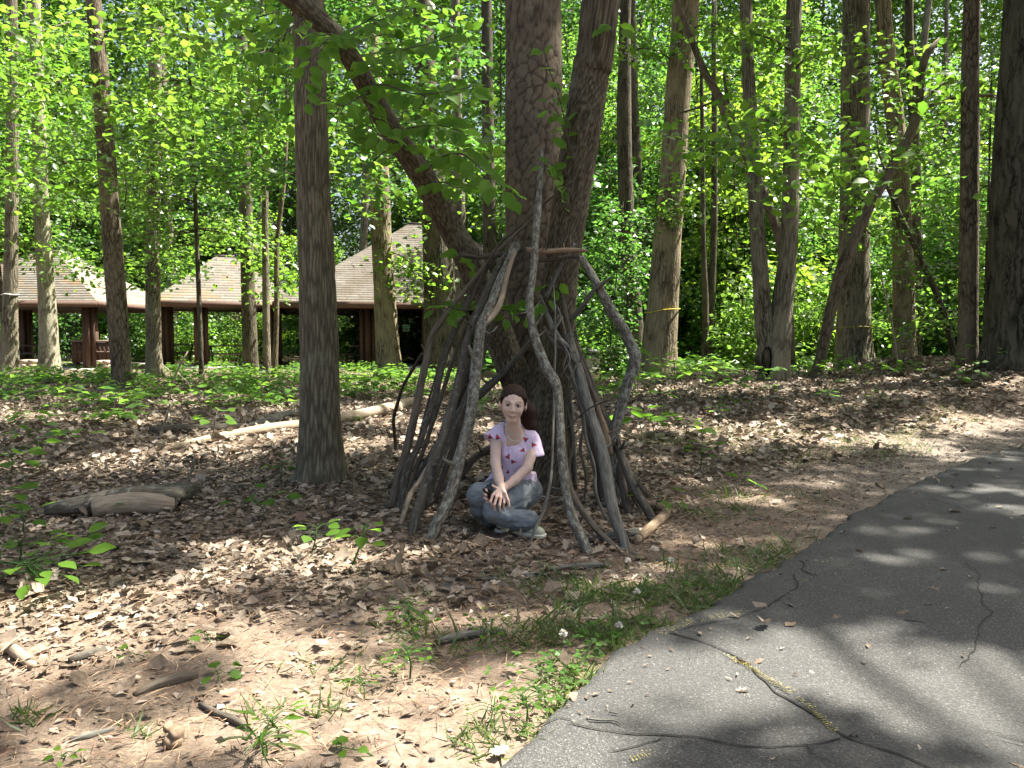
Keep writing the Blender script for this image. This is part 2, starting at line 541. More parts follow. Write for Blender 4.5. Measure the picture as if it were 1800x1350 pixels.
# ------------------------------------------------------------------ ground and road
def build_ground():
    fx = np.arange(-8, 10.01, .09); fy = np.arange(0.6, 17.01, .09)
    gx = lambda a, b, n, p: a + (b - a) * np.linspace(0, 1, n) ** p
    xs = np.concatenate([-gx(8.1, 140, 46, 2.4)[::-1], fx, gx(10.1, 140, 46, 2.4)])
    ys = np.concatenate([np.linspace(-14, .5, 24), fy, gx(17.1, 170, 60, 2.2)])
    X, Y = np.meshgrid(xs, ys)
    Z = terrain(X, Y)
    rd = road_d(X, Y)
    Z = Z - 0.10 * ss(0.02, -0.3, rd)
    nr = (np.abs(X - 1) < 9.5) & (Y > .5) & (Y < 17)
    q = np.stack([X[nr], Y[nr], 0 * X[nr]], 1)
    Z[nr] += (fbm(q * 6, 3) - .5) * .03 * ss(0, .5, rd[nr])
    V = np.stack([X, Y, Z], -1).reshape(-1, 3)
    nx, ny = len(xs), len(ys)
    i, j = np.meshgrid(np.arange(ny - 1), np.arange(nx - 1), indexing='ij')
    a = i * nx + j
    F = np.stack([a, a + 1, a + 1 + nx, a + nx], -1).reshape(-1, 4)
    m, nt, _, ln = mat('forest_floor')
    pos = N(nt, 'ShaderNodeNewGeometry').outputs['Position']
    n1 = tex_noise(nt, pos, 1.1, 4); n2 = tex_noise(nt, pos, 22, 6, .7)
    n3 = tex_noise(nt, scaled(nt, pos, (70, 160, 60)), 1, 3, .7)
    dirt = ramp(nt, n2, [(.25, (.10, .072, .052)), (.55, (.205, .152, .115)), (.8, (.34, .275, .215))]).outputs[0]
    litter = ramp(nt, n3, [(.3, (.05, .036, .025)), (.55, (.16, .118, .084)), (.75, (.34, .27, .2))]).outputs[0]
    lit_m = ramp(nt, n1, [(.35, (0, 0, 0)), (.6, (1, 1, 1))]).outputs[0]
    c = mixc(nt, math_n(nt, 'MAXIMUM', math_n(nt, 'MULTIPLY', lit_m, .8), attr(nt, 'litter')), dirt, litter)
    grit = ramp(nt, tex_noise(nt, pos, 60, 3, .8), [(.3, (.07, .06, .05)), (.6, (.22, .19, .16))]).outputs[0]
    c = mixc(nt, attr(nt, 'grit'), c, grit)
    finish(nt, c, .95, n2, .8, .02, .1)
    d = rd.ravel(); x = X.ravel(); y = Y.ravel()
    litter_a = ss(.8, 2.2, d) * ss(2.6, 3.6, y)
    grit_a = ss(1.6, .2, d) * ss(.5, 3.5, x) * .8
    o = mk('ground', V, F, m, None, {'litter': litter_a, 'grit': grit_a})
    tag(o, 'brown woodland ground of dirt and old leaves', None, None, 'structure')

def edge_noise(s):
    return (fbm(np.stack([s * 2.3, s * 0 + 3, s * 0], 1), 4) - .5) * .07 + (fbm(np.stack([s * 14, s * 0 + 8, s * 0], 1), 3) - .5) * .06

ROAD_Z = 0.03
def road_pt(px, py):
    r = ray(px, py); t = (CAM_H - ROAD_Z) / -r[2]
    return np.array([r[0] * t, r[1] * t, ROAD_Z])

def build_road():
    # left edge resampled finely, strips swept towards the road's right side
    C, _ = spline(np.c_[ROAD, np.zeros(len(ROAD))], np.zeros(len(ROAD)), .04)
    C = C[C[:, 0] < 45]
    T = np.gradient(C, axis=0); T /= np.linalg.norm(T, axis=1)[:, None]
    R = np.stack([T[:, 1], -T[:, 0], 0 * T[:, 0]], 1)
    s = np.concatenate([[0], np.cumsum(np.linalg.norm(np.diff(C, axis=0), axis=1))])
    e = edge_noise(s)
    offs = [(-.025, -.07), (0.0, -.006), (.02, ROAD_Z - .004), (.05, ROAD_Z), (.4, ROAD_Z), (1.0, ROAD_Z), (2.0, ROAD_Z), (3.2, ROAD_Z), (5.4, ROAD_Z), (5.45, -.06)]
    rows = []
    for k, (o_, z) in enumerate(offs):
        w = e if k < 4 else 0
        q = C + R * (o_ + np.asarray(w) * 1.0)[..., None] if k < 4 else C + R * o_
        q = q.copy(); q[:, 2] = z
        rows.append(q)
    n = len(C); V = np.concatenate(rows)
    i, j = np.meshgrid(np.arange(len(offs) - 1), np.arange(n - 1), indexing='ij')
    a = i * n + j
    F = np.stack([a, a + n, a + n + 1, a + 1], -1).reshape(-1, 4)
    m, nt, _, ln = mat('aged_asphalt')
    pos = N(nt, 'ShaderNodeNewGeometry').outputs['Position']
    vo = N(nt, 'ShaderNodeTexVoronoi'); vo.inputs['Scale'].default_value = 210; ln.new(pos, vo.inputs['Vector'])
    st = ramp(nt, vo.outputs['Color'], [(.1, (.044, .042, .039)), (.55, (.068, .065, .061)), (.85, (.105, .100, .094)), (.97, (.21, .20, .19))]).outputs[0]
    big = tex_noise(nt, pos, .9, 5, .6)
    c = mixc(nt, ramp(nt, big, [(.35, (0, 0, 0)), (.65, (1, 1, 1))]).outputs[0], mixc(nt, .5, st, (.040, .040, .038)), st)
    stain = ramp(nt, tex_noise(nt, pos, 3.5, 4, .7), [(.6, (0, 0, 0)), (.75, (1, 1, 1))]).outputs[0]
    c = mixc(nt, math_n(nt, 'MULTIPLY', stain, .35), c, (.055, .053, .05))
    finish(nt, c, .82, vo.outputs['Distance'], .5, .004, .16)
    road = mk('road', V, F, m)
    tag(road, 'worn grey asphalt road with cracks curving away to the right', None, None, 'structure')
    # cracks: ragged dark gaps filled with dirt, and old yellow paint along one of them
    cm = plain('crack_dirt', (.022, .02, .017), .95)
    def ribbon(pts, w0, w1, z, mat_, name, seed, gaps=0.0, step=.012):
        C_, _ = spline(np.array([road_pt(*p) for p in pts]), np.zeros(len(pts)), step)
        T_ = np.gradient(C_, axis=0); T_ /= np.linalg.norm(T_, axis=1)[:, None] + 1e-9
        S_ = np.stack([-T_[:, 1], T_[:, 0], 0 * T_[:, 0]], 1)
        L_ = np.concatenate([[0], np.cumsum(np.linalg.norm(np.diff(C_, axis=0), axis=1))])
        q = np.stack([L_ * 9, L_ * 0 + seed, L_ * 0], 1)
        mid = (fbm(q * .6, 4) - .5) * .09
        w = w0 + (w1 - w0) * fbm(q * 3 + 40, 3)
        if gaps: w = np.where(fbm(q * 2.2 + 90, 3) < gaps, .0004, w)
        w[0] = w[-1] = .0005
        A_ = C_ + S_ * (mid + w)[:, None]; B_ = C_ + S_ * (mid - w)[:, None]
        A_[:, 2] = z; B_[:, 2] = z
        k = len(C_); i_ = np.arange(k - 1)
        return mk(name, np.vstack([A_, B_]), np.stack([i_, i_ + k, i_ + k + 1, i_ + 1], 1), mat_, road)
    zz = ROAD_Z + .004
    main = [(1180, 1110), (1275, 1150), (1330, 1190), (1385, 1225), (1440, 1265), (1475, 1290), (1530, 1315), (1600, 1340), (1680, 1380)]
    ribbon(main, .0012, .0058, zz, cm, 'crack', 1)
    ribbon([(1000, 1268), (1090, 1292), (1160, 1296), (1230, 1303), (1330, 1312), (1420, 1308), (1478, 1296)], .0008, .0038, zz, cm, 'crack', 2)
    ribbon([(1080, 1330), (1120, 1312), (1165, 1296)], .0008, .003, zz, cm, 'crack', 3)
    ribbon([(1400, 985), (1420, 1005), (1445, 1012)], .001, .007, zz, cm, 'crack', 4)
    ribbon([(1395, 1010), (1380, 1050), (1330, 1075), (1240, 1095), (1180, 1108)], .0008, .0035, zz, cm, 'crack', 5)
    ribbon([(1700, 990), (1730, 1050), (1715, 1120), (1695, 1175)], .0008, .003, zz, cm, 'crack', 6)
    ribbon([(1430, 1310), (1440, 1330), (1470, 1345)], .0008, .0035, zz, cm, 'crack', 7)
    ribbon([(940, 1270), (985, 1262), (1010, 1268)], .0008, .003, zz, cm, 'crack', 8)
    ym, nt, _, ln = mat('worn_yellow_paint')
    pos = N(nt, 'ShaderNodeNewGeometry').outputs['Position']
    f = tex_noise(nt, pos, 45, 4, .7)
    c = ramp(nt, f, [(.4, (.27, .23, .06)), (.65, (.40, .35, .11))]).outputs[0]
    finish(nt, c, .8, f, .4, .003)
    # flecks of paint left on the stone tops, thickest on the crack's left side
    def flecks(pts, w, n, name, seed):
        C_, _ = spline(np.array([road_pt(*p) for p in pts]), np.zeros(len(pts)), .01)
        T_ = np.gradient(C_, axis=0); T_ /= np.linalg.norm(T_, axis=1)[:, None] + 1e-9
        rg = np.random.default_rng(seed)
        k = rg.integers(0, len(C_), n)
        keep = (fbm(np.stack([k * .09, k * 0 + seed, k * 0], 1), 3) > .34 + .12 * rg.random(n)) & (rg.random(n) < np.minimum(k, len(C_) - k) / 25.)
        k = k[keep]; n = len(k)
        S_ = np.stack([-T_[k, 1], T_[k, 0], 0 * k], 1)
        L_ = k * .01
        mid = (fbm(np.stack([L_ * 5.4, L_ * 0 + 1, L_ * 0], 1), 4) - .5) * .09
        c_ = C_[k] + S_ * (mid + np.abs(rg.normal(0, w, n)) - .2 * w)[:, None]
        c_[:, 2] = zz + .0025
        an = rg.random(n) * 6.28; s_ = rg.uniform(.0010, .0034, n)
        ths = np.linspace(0, 6.283, 6)[:-1]
        V_ = c_[:, None, :] + s_[:, None, None] * rg.uniform(.5, 1.2, (n, 5, 1)) * np.stack([np.cos(ths + an[:, None]), np.sin(ths + an[:, None]), 0 * ths + an[:, None] * 0], -1)
        mk(name, V_.reshape(-1, 3), (np.arange(n)[:, None] * 5 + np.arange(5)), ym, road, smooth=False)['kind'] = 'stuff'
    flecks(main[1:6], .009, 3200, 'yellow_paint', 1)
    flecks([(1380, 1050), (1410, 1030), (1430, 1018)], .02, 450, 'yellow_paint', 2)
    flecks([(1160, 1118), (1220, 1100), (1330, 1080)], .03, 700, 'yellow_paint', 3)
    flecks([(1090, 1340), (1150, 1330)], .012, 500, 'yellow_paint', 4)
    return road

build_ground()
build_road()

# ------------------------------------------------------------------ trees in view
def px_path(pts, Y):
    """(px, py, width px[, depth]) from the foot up -> points, radii"""
    Q, R = [], []
    for p in pts:
        y = p[3] if len(p) > 3 else Y
        Q.append(P(p[0], p[1], y)); R.append(p[2] * .5 * y / FPX * math.cos(math.atan((p[0] - 900) / FPX)))
    return np.array(Q), np.array(R)

TREES = []
def tree(name, label, pts, mat_, Y=None, H=None, seg=20, step=.3, bark=None, flare=.35, wob=.05, cat='tree', group=None, seed=0, root=None):
    bx, by = pts[0][0], pts[0][1]
    if Y is None: Y = G(bx, by)[1]
    Q, R = px_path(pts, Y)
    g = np.array([Q[0][0], Q[0][1], tz(Q[0][0], Q[0][1])])
    Q[0][2] = g[2] - .12
    if H:
        d = Q[-1] - Q[-2]; d = d / np.linalg.norm(d); d = d * .6 + np.array([0, 0, .4]); d /= d[2]
        k = max(1, int((H - Q[-1][2]) / 3))
        top = Q[-1].copy(); r = R[-1]
        for i in range(1, k + 1):
            t = i / k
            Q = np.vstack([Q, top + d * (H - top[2]) * t + np.array([.1 * math.sin(i * 2 + seed), .1 * math.cos(i * 3), 0])])
            R = np.append(R, max(.03, r * (1 - .75 * t)))
    if root is None:
        root = empty(name, g, label, cat, group)
    V, F, at = tube(Q - g, R, seg, step, wob, 1.2, bark, seed, True, flare, .22)
    o = mk('trunk', V, F, mat_, root, at)
    rec = dict(root=root, g=g, top=Q[-1], H=H or Q[-1][2], Q=Q, R=R, trunk=o)
    TREES.append(rec)
    return rec

OAK_B = (.0135, .21, .008, .55)
pine = tree('pine_tree', 'thick pine trunk with flaky plated bark standing behind the stick shelter',
            [(942, 838, 112), (942, 770, 104), (941, 600, 102), (939, 400, 100), (938, 200, 98), (937, 0, 96)],
            M['bark_pine'], 6.0, 11, 140, .019, (.058, .092, .0075, .20), .15, .02, seed=2)
oak = tree('oak_tree', 'upright grey trunk with fine furrowed bark left of the stick shelter',
           [(566, 848, 88), (564, 800, 78), (562, 700, 72), (561, 600, 69), (556, 450, 64), (550, 300, 59), (545, 150, 57), (541, 0, 55)],
           M['bark_oak'], None, 14, 130, .03, OAK_B, .45, .03, seed=3)
fork = tree('forked_tree', 'dark two-stemmed tree holding up the sticks beside the pine',
            [(958, 850, 92, 5.5), (960, 770, 82, 5.5), (964, 690, 74, 5.48), (974, 600, 66, 5.45), (987, 470, 62, 5.4), (1004, 350, 64, 5.35), (1022, 230, 66, 5.3),
             (1040, 110, 66, 5.25), (1056, 0, 66, 5.2)],
            M['bark_fork'], 5.5, 12, 100, .025, (.012, .05, .006, .55), .3, .06, seed=5)
g = fork['g']
Q, R = px_path([(950, 790, 60, 5.5), (915, 690, 56, 5.58), (888, 620, 54, 5.62), (866, 560, 52, 5.62), (834, 478, 50, 5.6), (790, 396, 47, 5.5), (742, 308, 44, 5.4),
                (690, 232, 40, 5.3), (650, 160, 38, 5.2), (600, 78, 38, 5.1), (545, 22, 38, 5.0), (480, -30, 34, 4.9), (380, -120, 30, 4.8), (300, -330, 22, 5.0), (240, -600, 14, 5.2)], 5.5)
V, F, at = tube(Q - g, R, 84, .02, .1, 2.0, (.012, .05, .006, .55), 8)
mk('limb', V, F, M['bark_fork'], fork['root'], at)
for pts in ([(1046, 75, 0, 5.25), (1080, 20, 0, 5.6), (1150, -90, 0, 6.2)], [(985, 240, 0, 5.3), (960, 170, 0, 5.0), (955, 120, 0, 4.85)]):
    pass

T_DATA = [
    # name, label, pts, material, H, Y, flare
    ('oak_tree', 'tree at the far left edge with a white cord tied round its trunk',
     [(14, 664, 44), (17, 600, 33), (18, 520, 28), (20, 400, 25), (22, 200, 23), (20, 0, 21)], 'bark_grey', 15, None, .4),
    ('beech_tree', 'pale smooth trunk in front of the leftmost pavilion roof',
     [(88, 660, 46), (86, 600, 36), (80, 480, 32), (72, 350, 28), (68, 200, 25), (60, 0, 22)], 'bark_pale', 16, None, .3),
    ('maple_tree', 'brown leaning trunk between the two left pavilions, standing in the leaf litter',
     [(218, 688, 42), (211, 620, 37), (203, 500, 37), (193, 360, 34), (180, 180, 32), (164, 0, 28)], 'bark_brown', 14, None, .25),
    ('tulip_tree', 'straight grey trunk just left of the middle pavilion post',
     [(272, 662, 34), (270, 600, 28), (269, 450, 26), (271, 250, 24), (274, 0, 22)], 'bark_grey', 17, None, .2),
    ('maple_tree', 'dark trunk before the right side of the middle pavilion',
     [(441, 652, 30), (438, 560, 26), (433, 400, 24), (428, 200, 20), (425, 0, 17)], 'bark_dark', 14, 25, .15),
    ('sapling', 'slim pale stem in front of the middle pavilion beside a dark trunk',
     [(470, 660, 15), (468, 560, 13), (466, 380, 12), (465, 200, 10), (461, 60, 8), (458, -60, 6)], 'bark_grey', 8, 22, .1),
    ('sapling', 'thin curving stem right of the slim pale stem, near the grey furrowed trunk',
     [(482, 660, 11), (486, 560, 9), (487, 430, 9), (498, 330, 8), (503, 240, 8), (505, 120, 6), (512, 0, 5)], 'bark_brown', 8, 22.5, .1),
    ('poplar_tree', 'furrowed trunk in front of the right pavilion roof with its right edge in sun',
     [(686, 662, 52), (682, 610, 42), (676, 520, 38), (670, 400, 36), (666, 280, 33), (656, 140, 29), (648, 0, 26)], 'bark_tan', 15, None, .3),
    ('poplar_tree', 'wide dark trunk hiding the right end of the right pavilion',
     [(778, 664, 74), (776, 600, 62), (772, 500, 56), (766, 400, 48), (757, 260, 40), (748, 120, 35), (742, 0, 32)], 'bark_dark', 17, None, .25),
    ('oak_tree', 'dark trunk seen between the leaning limb and the pine',
     [(862, 648, 30), (861, 520, 25), (860, 380, 23), (858, 240, 21), (856, 60, 19), (855, -80, 16)], 'bark_dark', 14, 26, .15),
    ('maple_tree', 'slender grey trunk behind the leaning limb, left of a darker trunk',
     [(815, 648, 26), (812, 520, 23), (808, 380, 21), (803, 200, 18), (800, 0, 15)], 'bark_grey', 14, 27, .15),
    ('oak_tree', 'straight dark grey trunk to the right of the stick shelter with a knobbly left side',
     [(1120, 652, 36), (1116, 590, 32), (1108, 480, 29), (1100, 350, 27), (1097, 220, 26), (1098, 100, 22), (1100, 0, 19)], 'bark_dark', 15, 19, .2),
    ('oak_tree', 'dark trunk close behind the left side of the big pale leaning trunk',
     [(1138, 650, 28), (1134, 560, 23), (1126, 430, 21), (1119, 300, 19), (1113, 150, 16), (1110, 0, 14)], 'bark_dark', 15, 24, .2),
    ('tulip_tree', 'big pale leaning trunk with a yellow cord, its right side in sun',
     [(1160, 650, 70), (1159, 600, 62), (1166, 520, 55), (1175, 400, 49), (1184, 280, 46), (1193, 150, 44), (1206, 0, 46)], 'bark_tan', 17, 16.6, .25),
    ('poplar_tree', 'broad trunk with a faint yellow cord behind the leaning broken snag',
     [(1502, 668, 74), (1501, 600, 64), (1500, 500, 59), (1502, 380, 54), (1503, 220, 52), (1505, 0, 48)], 'bark_grey', 18, 16.5, .15),
    ('oak_tree', 'brown furrowed trunk in front of a thin dark one, right of the broad corded trunk',
     [(1591, 665, 46), (1590, 600, 41), (1588, 500, 39), (1585, 380, 36), (1575, 230, 34), (1560, 100, 30), (1552, 0, 28)], 'bark_tan', 15, 16, .15),
    ('maple_tree', 'thin dark trunk just right of the brown furrowed trunk',
     [(1611, 655, 22), (1611, 500, 20), (1610, 300, 19), (1600, 100, 16), (1598, 0, 15)], 'bark_dark', 14, 20, .1),
    ('pine_tree', 'slim reddish trunk with a sunlit right edge next to the huge dark trunk',
     [(1699, 668, 42), (1701, 600, 37), (1703, 450, 36), (1705, 250, 34), (1709, 0, 31)], 'bark_brown', 15, 12.6, .2),
    ('oak_tree', 'huge dark deeply furrowed trunk at the right edge',
     [(1786, 648, 132), (1789, 560, 122), (1793, 430, 114), (1799, 250, 108), (1808, 80, 100), (1814, -40, 94)], 'bark_big', 16, 12.0, .2),
    ('sapling', 'thin dark stem forking low behind the clearing, left of the twin trunk',
     [(1238, 640, 13), (1240, 540, 12), (1236, 420, 9), (1235, 260, 8), (1233, 120, 6)], 'bark_dark', 8, 20, .1),
    ('sapling', 'dark stem leaning right behind the clearing, nearest the twin trunk',
     [(1243, 640, 16), (1250, 540, 13), (1255, 400, 12), (1256, 260, 11), (1255, 100, 9), (1256, 0, 8)], 'bark_dark', 9, 20.5, .1),
]
for k, (nm, lb, pts, mt, H, Y, fl) in enumerate(T_DATA):
    tree(nm, lb, pts, M[mt], Y, H, 22 if mt != 'bark_big' else 40, .25, None, fl, .06, 'tree' if nm != 'sapling' else 'sapling', None, 20 + k)
BIG = {t['root']['label']: t for t in TREES}

# twin trunk with a hollow
tw = tree('twin_tree', 'twin-stemmed grey tree with a dark hollow at its foot',
          [(1362, 672, 62, 12.9), (1361, 640, 56, 12.9), (1367, 600, 48, 12.9), (1376, 530, 38, 12.9), (1387, 420, 32, 12.9), (1391, 280, 29, 12.9), (1393, 150, 28, 12.9), (1396, 0, 27, 12.9)],
          M['bark_grey'], 12.9, 15, 56, .05, None, .12, .05, seed=61)
Q, R = px_path([(1358, 660, 40), (1350, 610, 36), (1342, 560, 33), (1338, 500, 30), (1331, 400, 27), (1322, 250, 25), (1314, 100, 22), (1311, 0, 21), (1308, -150, 18), (1306, -300, 15)], 12.9)
V, F, at = tube(Q - tw['g'], R, 26, .15, .06, 1.2, None, 66)
mk('stem', V, F, M['bark_grey'], tw['root'], at)
def cut_hollow(o, centre, rx, rz, dep):
    co = np.empty(len(o.data.vertices) * 3, np.float32); o.data.vertices.foreach_get('co', co)
    co = co.reshape(-1, 3)
    d = np.sqrt(((co[:, 0] - centre[0]) / rx) ** 2 + ((co[:, 2] - centre[2]) / rz) ** 2)
    co[:, 1] += np.where(co[:, 1] < centre[1] + .25, ss(1.1, .8, d) * dep, 0)
    o.data.vertices.foreach_set('co', co.ravel()); o.data.update()
hc = P(1349, 634, 12.67) - tw['g']
cut_hollow(tw['trunk'], hc, .075, .25, .3)
th = np.linspace(0, 2 * math.pi, 20, endpoint=False)
rings = []
for f_, y_ in ((1.06, .012), (.95, .07), (.8, .15), (.35, .2)):
    rings.append(np.stack([hc[0] + .068 * f_ * np.cos(th), np.full(20, hc[1] + y_), hc[2] + .235 * f_ * np.sin(th) * (1 + .1 * np.sin(3 * th))], 1))
a = np.arange(20)
FF = np.concatenate([np.stack([k * 20 + a, k * 20 + (a + 1) % 20, (k + 1) * 20 + (a + 1) % 20, (k + 1) * 20 + a], 1) for k in range(3)])
mk('hollow', np.concatenate(rings), [FF, (60 + a)[None, :]], plain('hollow_shade', (.006, .005, .004), .95), tw['root'])  # inside coloured near black to stand in for the hollow's shade

# leaning and broken trees
def snag(name, label, pts, Y, mat_, branches=(), cat='dead tree', seg=14):
    Q, R = px_path(pts, Y)
    R = R * (.8 if seg == 14 else 1)
    g = np.array([Q[0][0], Q[0][1], tz(Q[0][0], Q[0][1])])
    root = empty(name, g, label, cat)
    V, F, at = tube(Q - g, R, seg, .15, .12, 1.5, None, int(abs(pts[0][0])) % 50)
    mk('trunk', V, F, mat_, root, at)
    for b in branches:
        q, r = px_path(b, Y)
        V, F, at = tube(q - g, r, 7, .15, .1, 2, None, int(b[0][0]) % 30)
        mk('branch', V, F, mat_, root, at)
    return root
snag('leaning_snag', 'bare snag leaning right with a broken top before the broad corded trunk',
     [(1430, 672, 28), (1445, 620, 26), (1462, 540, 26), (1480, 470, 27), (1520, 380, 25), (1565, 300, 24), (1600, 235, 24), (1615, 185, 22), (1620, 125, 20), (1632, 90, 17), (1652, 68, 8)], 13.6, M['bark_brown'],
     [[(1612, 195, 9), (1650, 180, 8), (1690, 170, 7), (1740, 168, 7), (1765, 172, 6)], [(1618, 190, 7), (1640, 160, 7), (1660, 146, 6), (1692, 142, 5)],
      [(1560, 310, 5), (1545, 270, 4), (1540, 220, 3)]])
snag('leaning_snag', 'long bent dead trunk slanting up to the left behind the twin trunk',
     [(1392, 640, 18), (1385, 520, 20), (1372, 430, 20), (1350, 360, 21), (1325, 300, 20), (1300, 250, 20), (1275, 195, 24), (1262, 165, 18), (1240, 130, 16), (1218, 75, 14), (1205, 40, 12), (1188, 0, 10), (1170, -50, 7)], 14.2, M['bark_brown'],
     [[(1285, 215, 8), (1278, 170, 7), (1272, 130, 4)], [(1265, 175, 5), (1225, 190, 4), (1190, 200, 3)]])
snag('leaning_snag', 'dark thin trunk leaning left behind the slim reddish trunk',
     [(1684, 655, 18), (1672, 600, 17), (1655, 540, 16), (1635, 490, 15), (1612, 440, 14), (1585, 385, 12), (1560, 330, 9), (1540, 300, 6)], 15.5, M['bark_dark'])
snag('broken_sapling', 'whitish thin dead stem in front of the brown furrowed trunk',
     [(1580, 662, 4), (1574, 610, 4), (1566, 560, 4), (1556, 520, 3), (1550, 490, 3)], 14, M['stick_bare'], (), 'dead sapling', 6)
snag('broken_sapling', 'low bare white twigs sticking up before the middle pavilion',
     [(296, 690, 4), (308, 660, 4), (322, 632, 3), (330, 618, 2)], 14, M['stick_bare'],
     [[(305, 668, 3), (296, 650, 2), (284, 640, 2)], [(340, 685, 3), (352, 668, 3), (360, 650, 2)], [(312, 655, 2), (330, 672, 2), (338, 690, 2)]], 'dead sapling', 6)

# cords tied round trunks
def cord(label, rec, py, mat_, r=.008, tilt=0.0):
    Q, R = rec['Q'], rec['R']
    zs = P(900, py, rec['g'][1])[2]
    x = np.interp(zs, Q[:, 2], Q[:, 0]); y = np.interp(zs, Q[:, 2], Q[:, 1]); rr = np.interp(zs, Q[:, 2], R) * 1.06 + r
    th = np.linspace(0, 2 * math.pi, 40)
    pts = np.stack([x + rr * np.cos(th), y + rr * np.sin(th), zs + tilt * np.cos(th) + .01 * np.sin(3 * th)], 1)
    V, F, at = tube(pts, np.full(40, r), 6, .05, cap=False)
    tag(mk('cord', V, F, mat_, None, at), label, 'cord')
cord('white cord round the trunk at the far left edge', BIG['tree at the far left edge with a white cord tied round its trunk'], 518, plain('white_cord', (.6, .6, .6)), .014)
cord('yellow cord round the big pale leaning trunk', BIG['big pale leaning trunk with a yellow cord, its right side in sun'], 546, plain('yellow_cord', (.55, .42, .03)), .010, .045)
cord('faint yellow cord round the broad trunk on the right', BIG['broad trunk with a faint yellow cord behind the leaning broken snag'], 575, plain('faded_cord', (.30, .26, .04)), .008)

# ------------------------------------------------------------------ canopy over the clearing: leaf clumps where the photo has shade
LIT = [  # px, py, rx, ry, strength : sun patches on the ground
    (1230, 1228, 580, 96, 1.3), (1700, 1222, 260, 60, 1.1), (1790, 1150, 130, 26, .9), (1080, 1325, 210, 80, .95), (1380, 1300, 330, 45, .72), (1680, 1312, 180, 26, .7), (1000, 1200, 150, 50, .8),
    (1755, 862, 60, 10, .7), (1790, 905, 34, 8, .8), (1620, 955, 40, 5, .7), (1745, 1095, 36, 5, .7),
    (120, 1120, 240, 66, 1), (400, 1140, 300, 52, 1), (620, 1175, 180, 55, .9), (770, 1200, 150, 55, .85), (490, 990, 220, 40, 1), (650, 985, 100, 26, .75), (230, 1055, 170, 34, .7),
    (70, 1255, 150, 55, .75), (330, 1232, 140, 34, .65), (640, 1262, 130, 40, .75), (800, 1255, 110, 46, .7), (580, 1335, 140, 28, .7), (770, 1335, 130, 26, .75), (120, 1312, 70, 16, .8),
    (330, 815, 150, 20, .95), (120, 835, 140, 12, .6), (420, 780, 120, 14, .8), (120, 740, 150, 12, .7), (440, 765, 130, 10, .8), (330, 700, 150, 14, .7), (540, 720, 90, 10, .7), (640, 790, 60, 14, .8),
    (700, 735, 90, 14, .9), (730, 770, 70, 10, .8), (850, 755, 60, 12, .9), (640, 690, 100, 12, .6), (100, 690, 120, 10, .5),
    (1180, 730, 90, 14, .95), (1320, 765, 150, 16, .85), (1200, 690, 120, 12, .8), (1500, 690, 190, 10, .8), (1380, 720, 130, 9, .7), (1560, 770, 150, 14, .85), (1700, 740, 110, 14, .75), (1660, 800, 90, 12, .7),
    (1745, 675, 70, 16, .9), (1150, 920, 40, 14, .9), (1300, 880, 60, 10, .45), (1450, 850, 80, 10, .5), (1090, 770, 60, 14, .7), (1420, 800, 90, 9, .6), (1000, 740, 30, 8, .8),
    (950, 1135, 110, 20, .55), (1030, 1165, 80, 22, .7), (900, 1200, 70, 30, .6),
]
def shade(x, y):
    z = terrain(x, y)
    p = np.stack([x, y, z], 1)
    px, py = to_px(p)
    nx = (fbm(p * 2.2 + 5, 3) - .5); ny = (fbm(p * 2.2 + 31, 3) - .5)
    px = px + nx * 90; py = py + ny * 36
    lit = np.zeros(len(x))
    for cx, cy_, rx, ry, s in LIT:
        d = ((px - cx) / rx) ** 2 + ((py - cy_) / ry) ** 2
        lit = np.maximum(lit, min(1, s * 1.15) * ss(1.5, .95, d))
    out = (py > 1400) | (px < -250) | (px > 2050)
    n = fbm(p * 1.3 + 77, 2)
    lit = np.where(out, (n > .5) * .8, lit)
    lit = np.where(py > 1390, (n > .40) * 1.0, lit)
    return 1 - lit

SUNNY = [t for t in TREES if t['root']['label'] in ('big pale leaning trunk with a yellow cord, its right side in sun', 'slim reddish trunk with a sunlit right edge next to the huge dark trunk',
         'pale smooth trunk in front of the leftmost pavilion roof', 'furrowed trunk in front of the right pavilion roof with its right edge in sun', 'tree at the far left edge with a white cord tied round its trunk',
         'straight grey trunk just left of the middle pavilion post', 'twin-stemmed grey tree with a dark hollow at its foot', 'brown furrowed trunk in front of a thin dark one, right of the broad corded trunk')]
def sun_path(c, rad=.75):
    """points that stand between the sun and one of the trunks that the photograph shows sunlit"""
    m = np.zeros(len(c), bool)
    for t in SUNNY:
        for zz in (.6, 1.5, 2.5, 3.5, 4.5, 5.5):
            o = t['g'] + np.array([0, 0, zz])
            w = c - o; k = w @ SUN
            m |= (k > 0) & (np.linalg.norm(w - k[:, None] * SUN, axis=1) < rad)
    return m

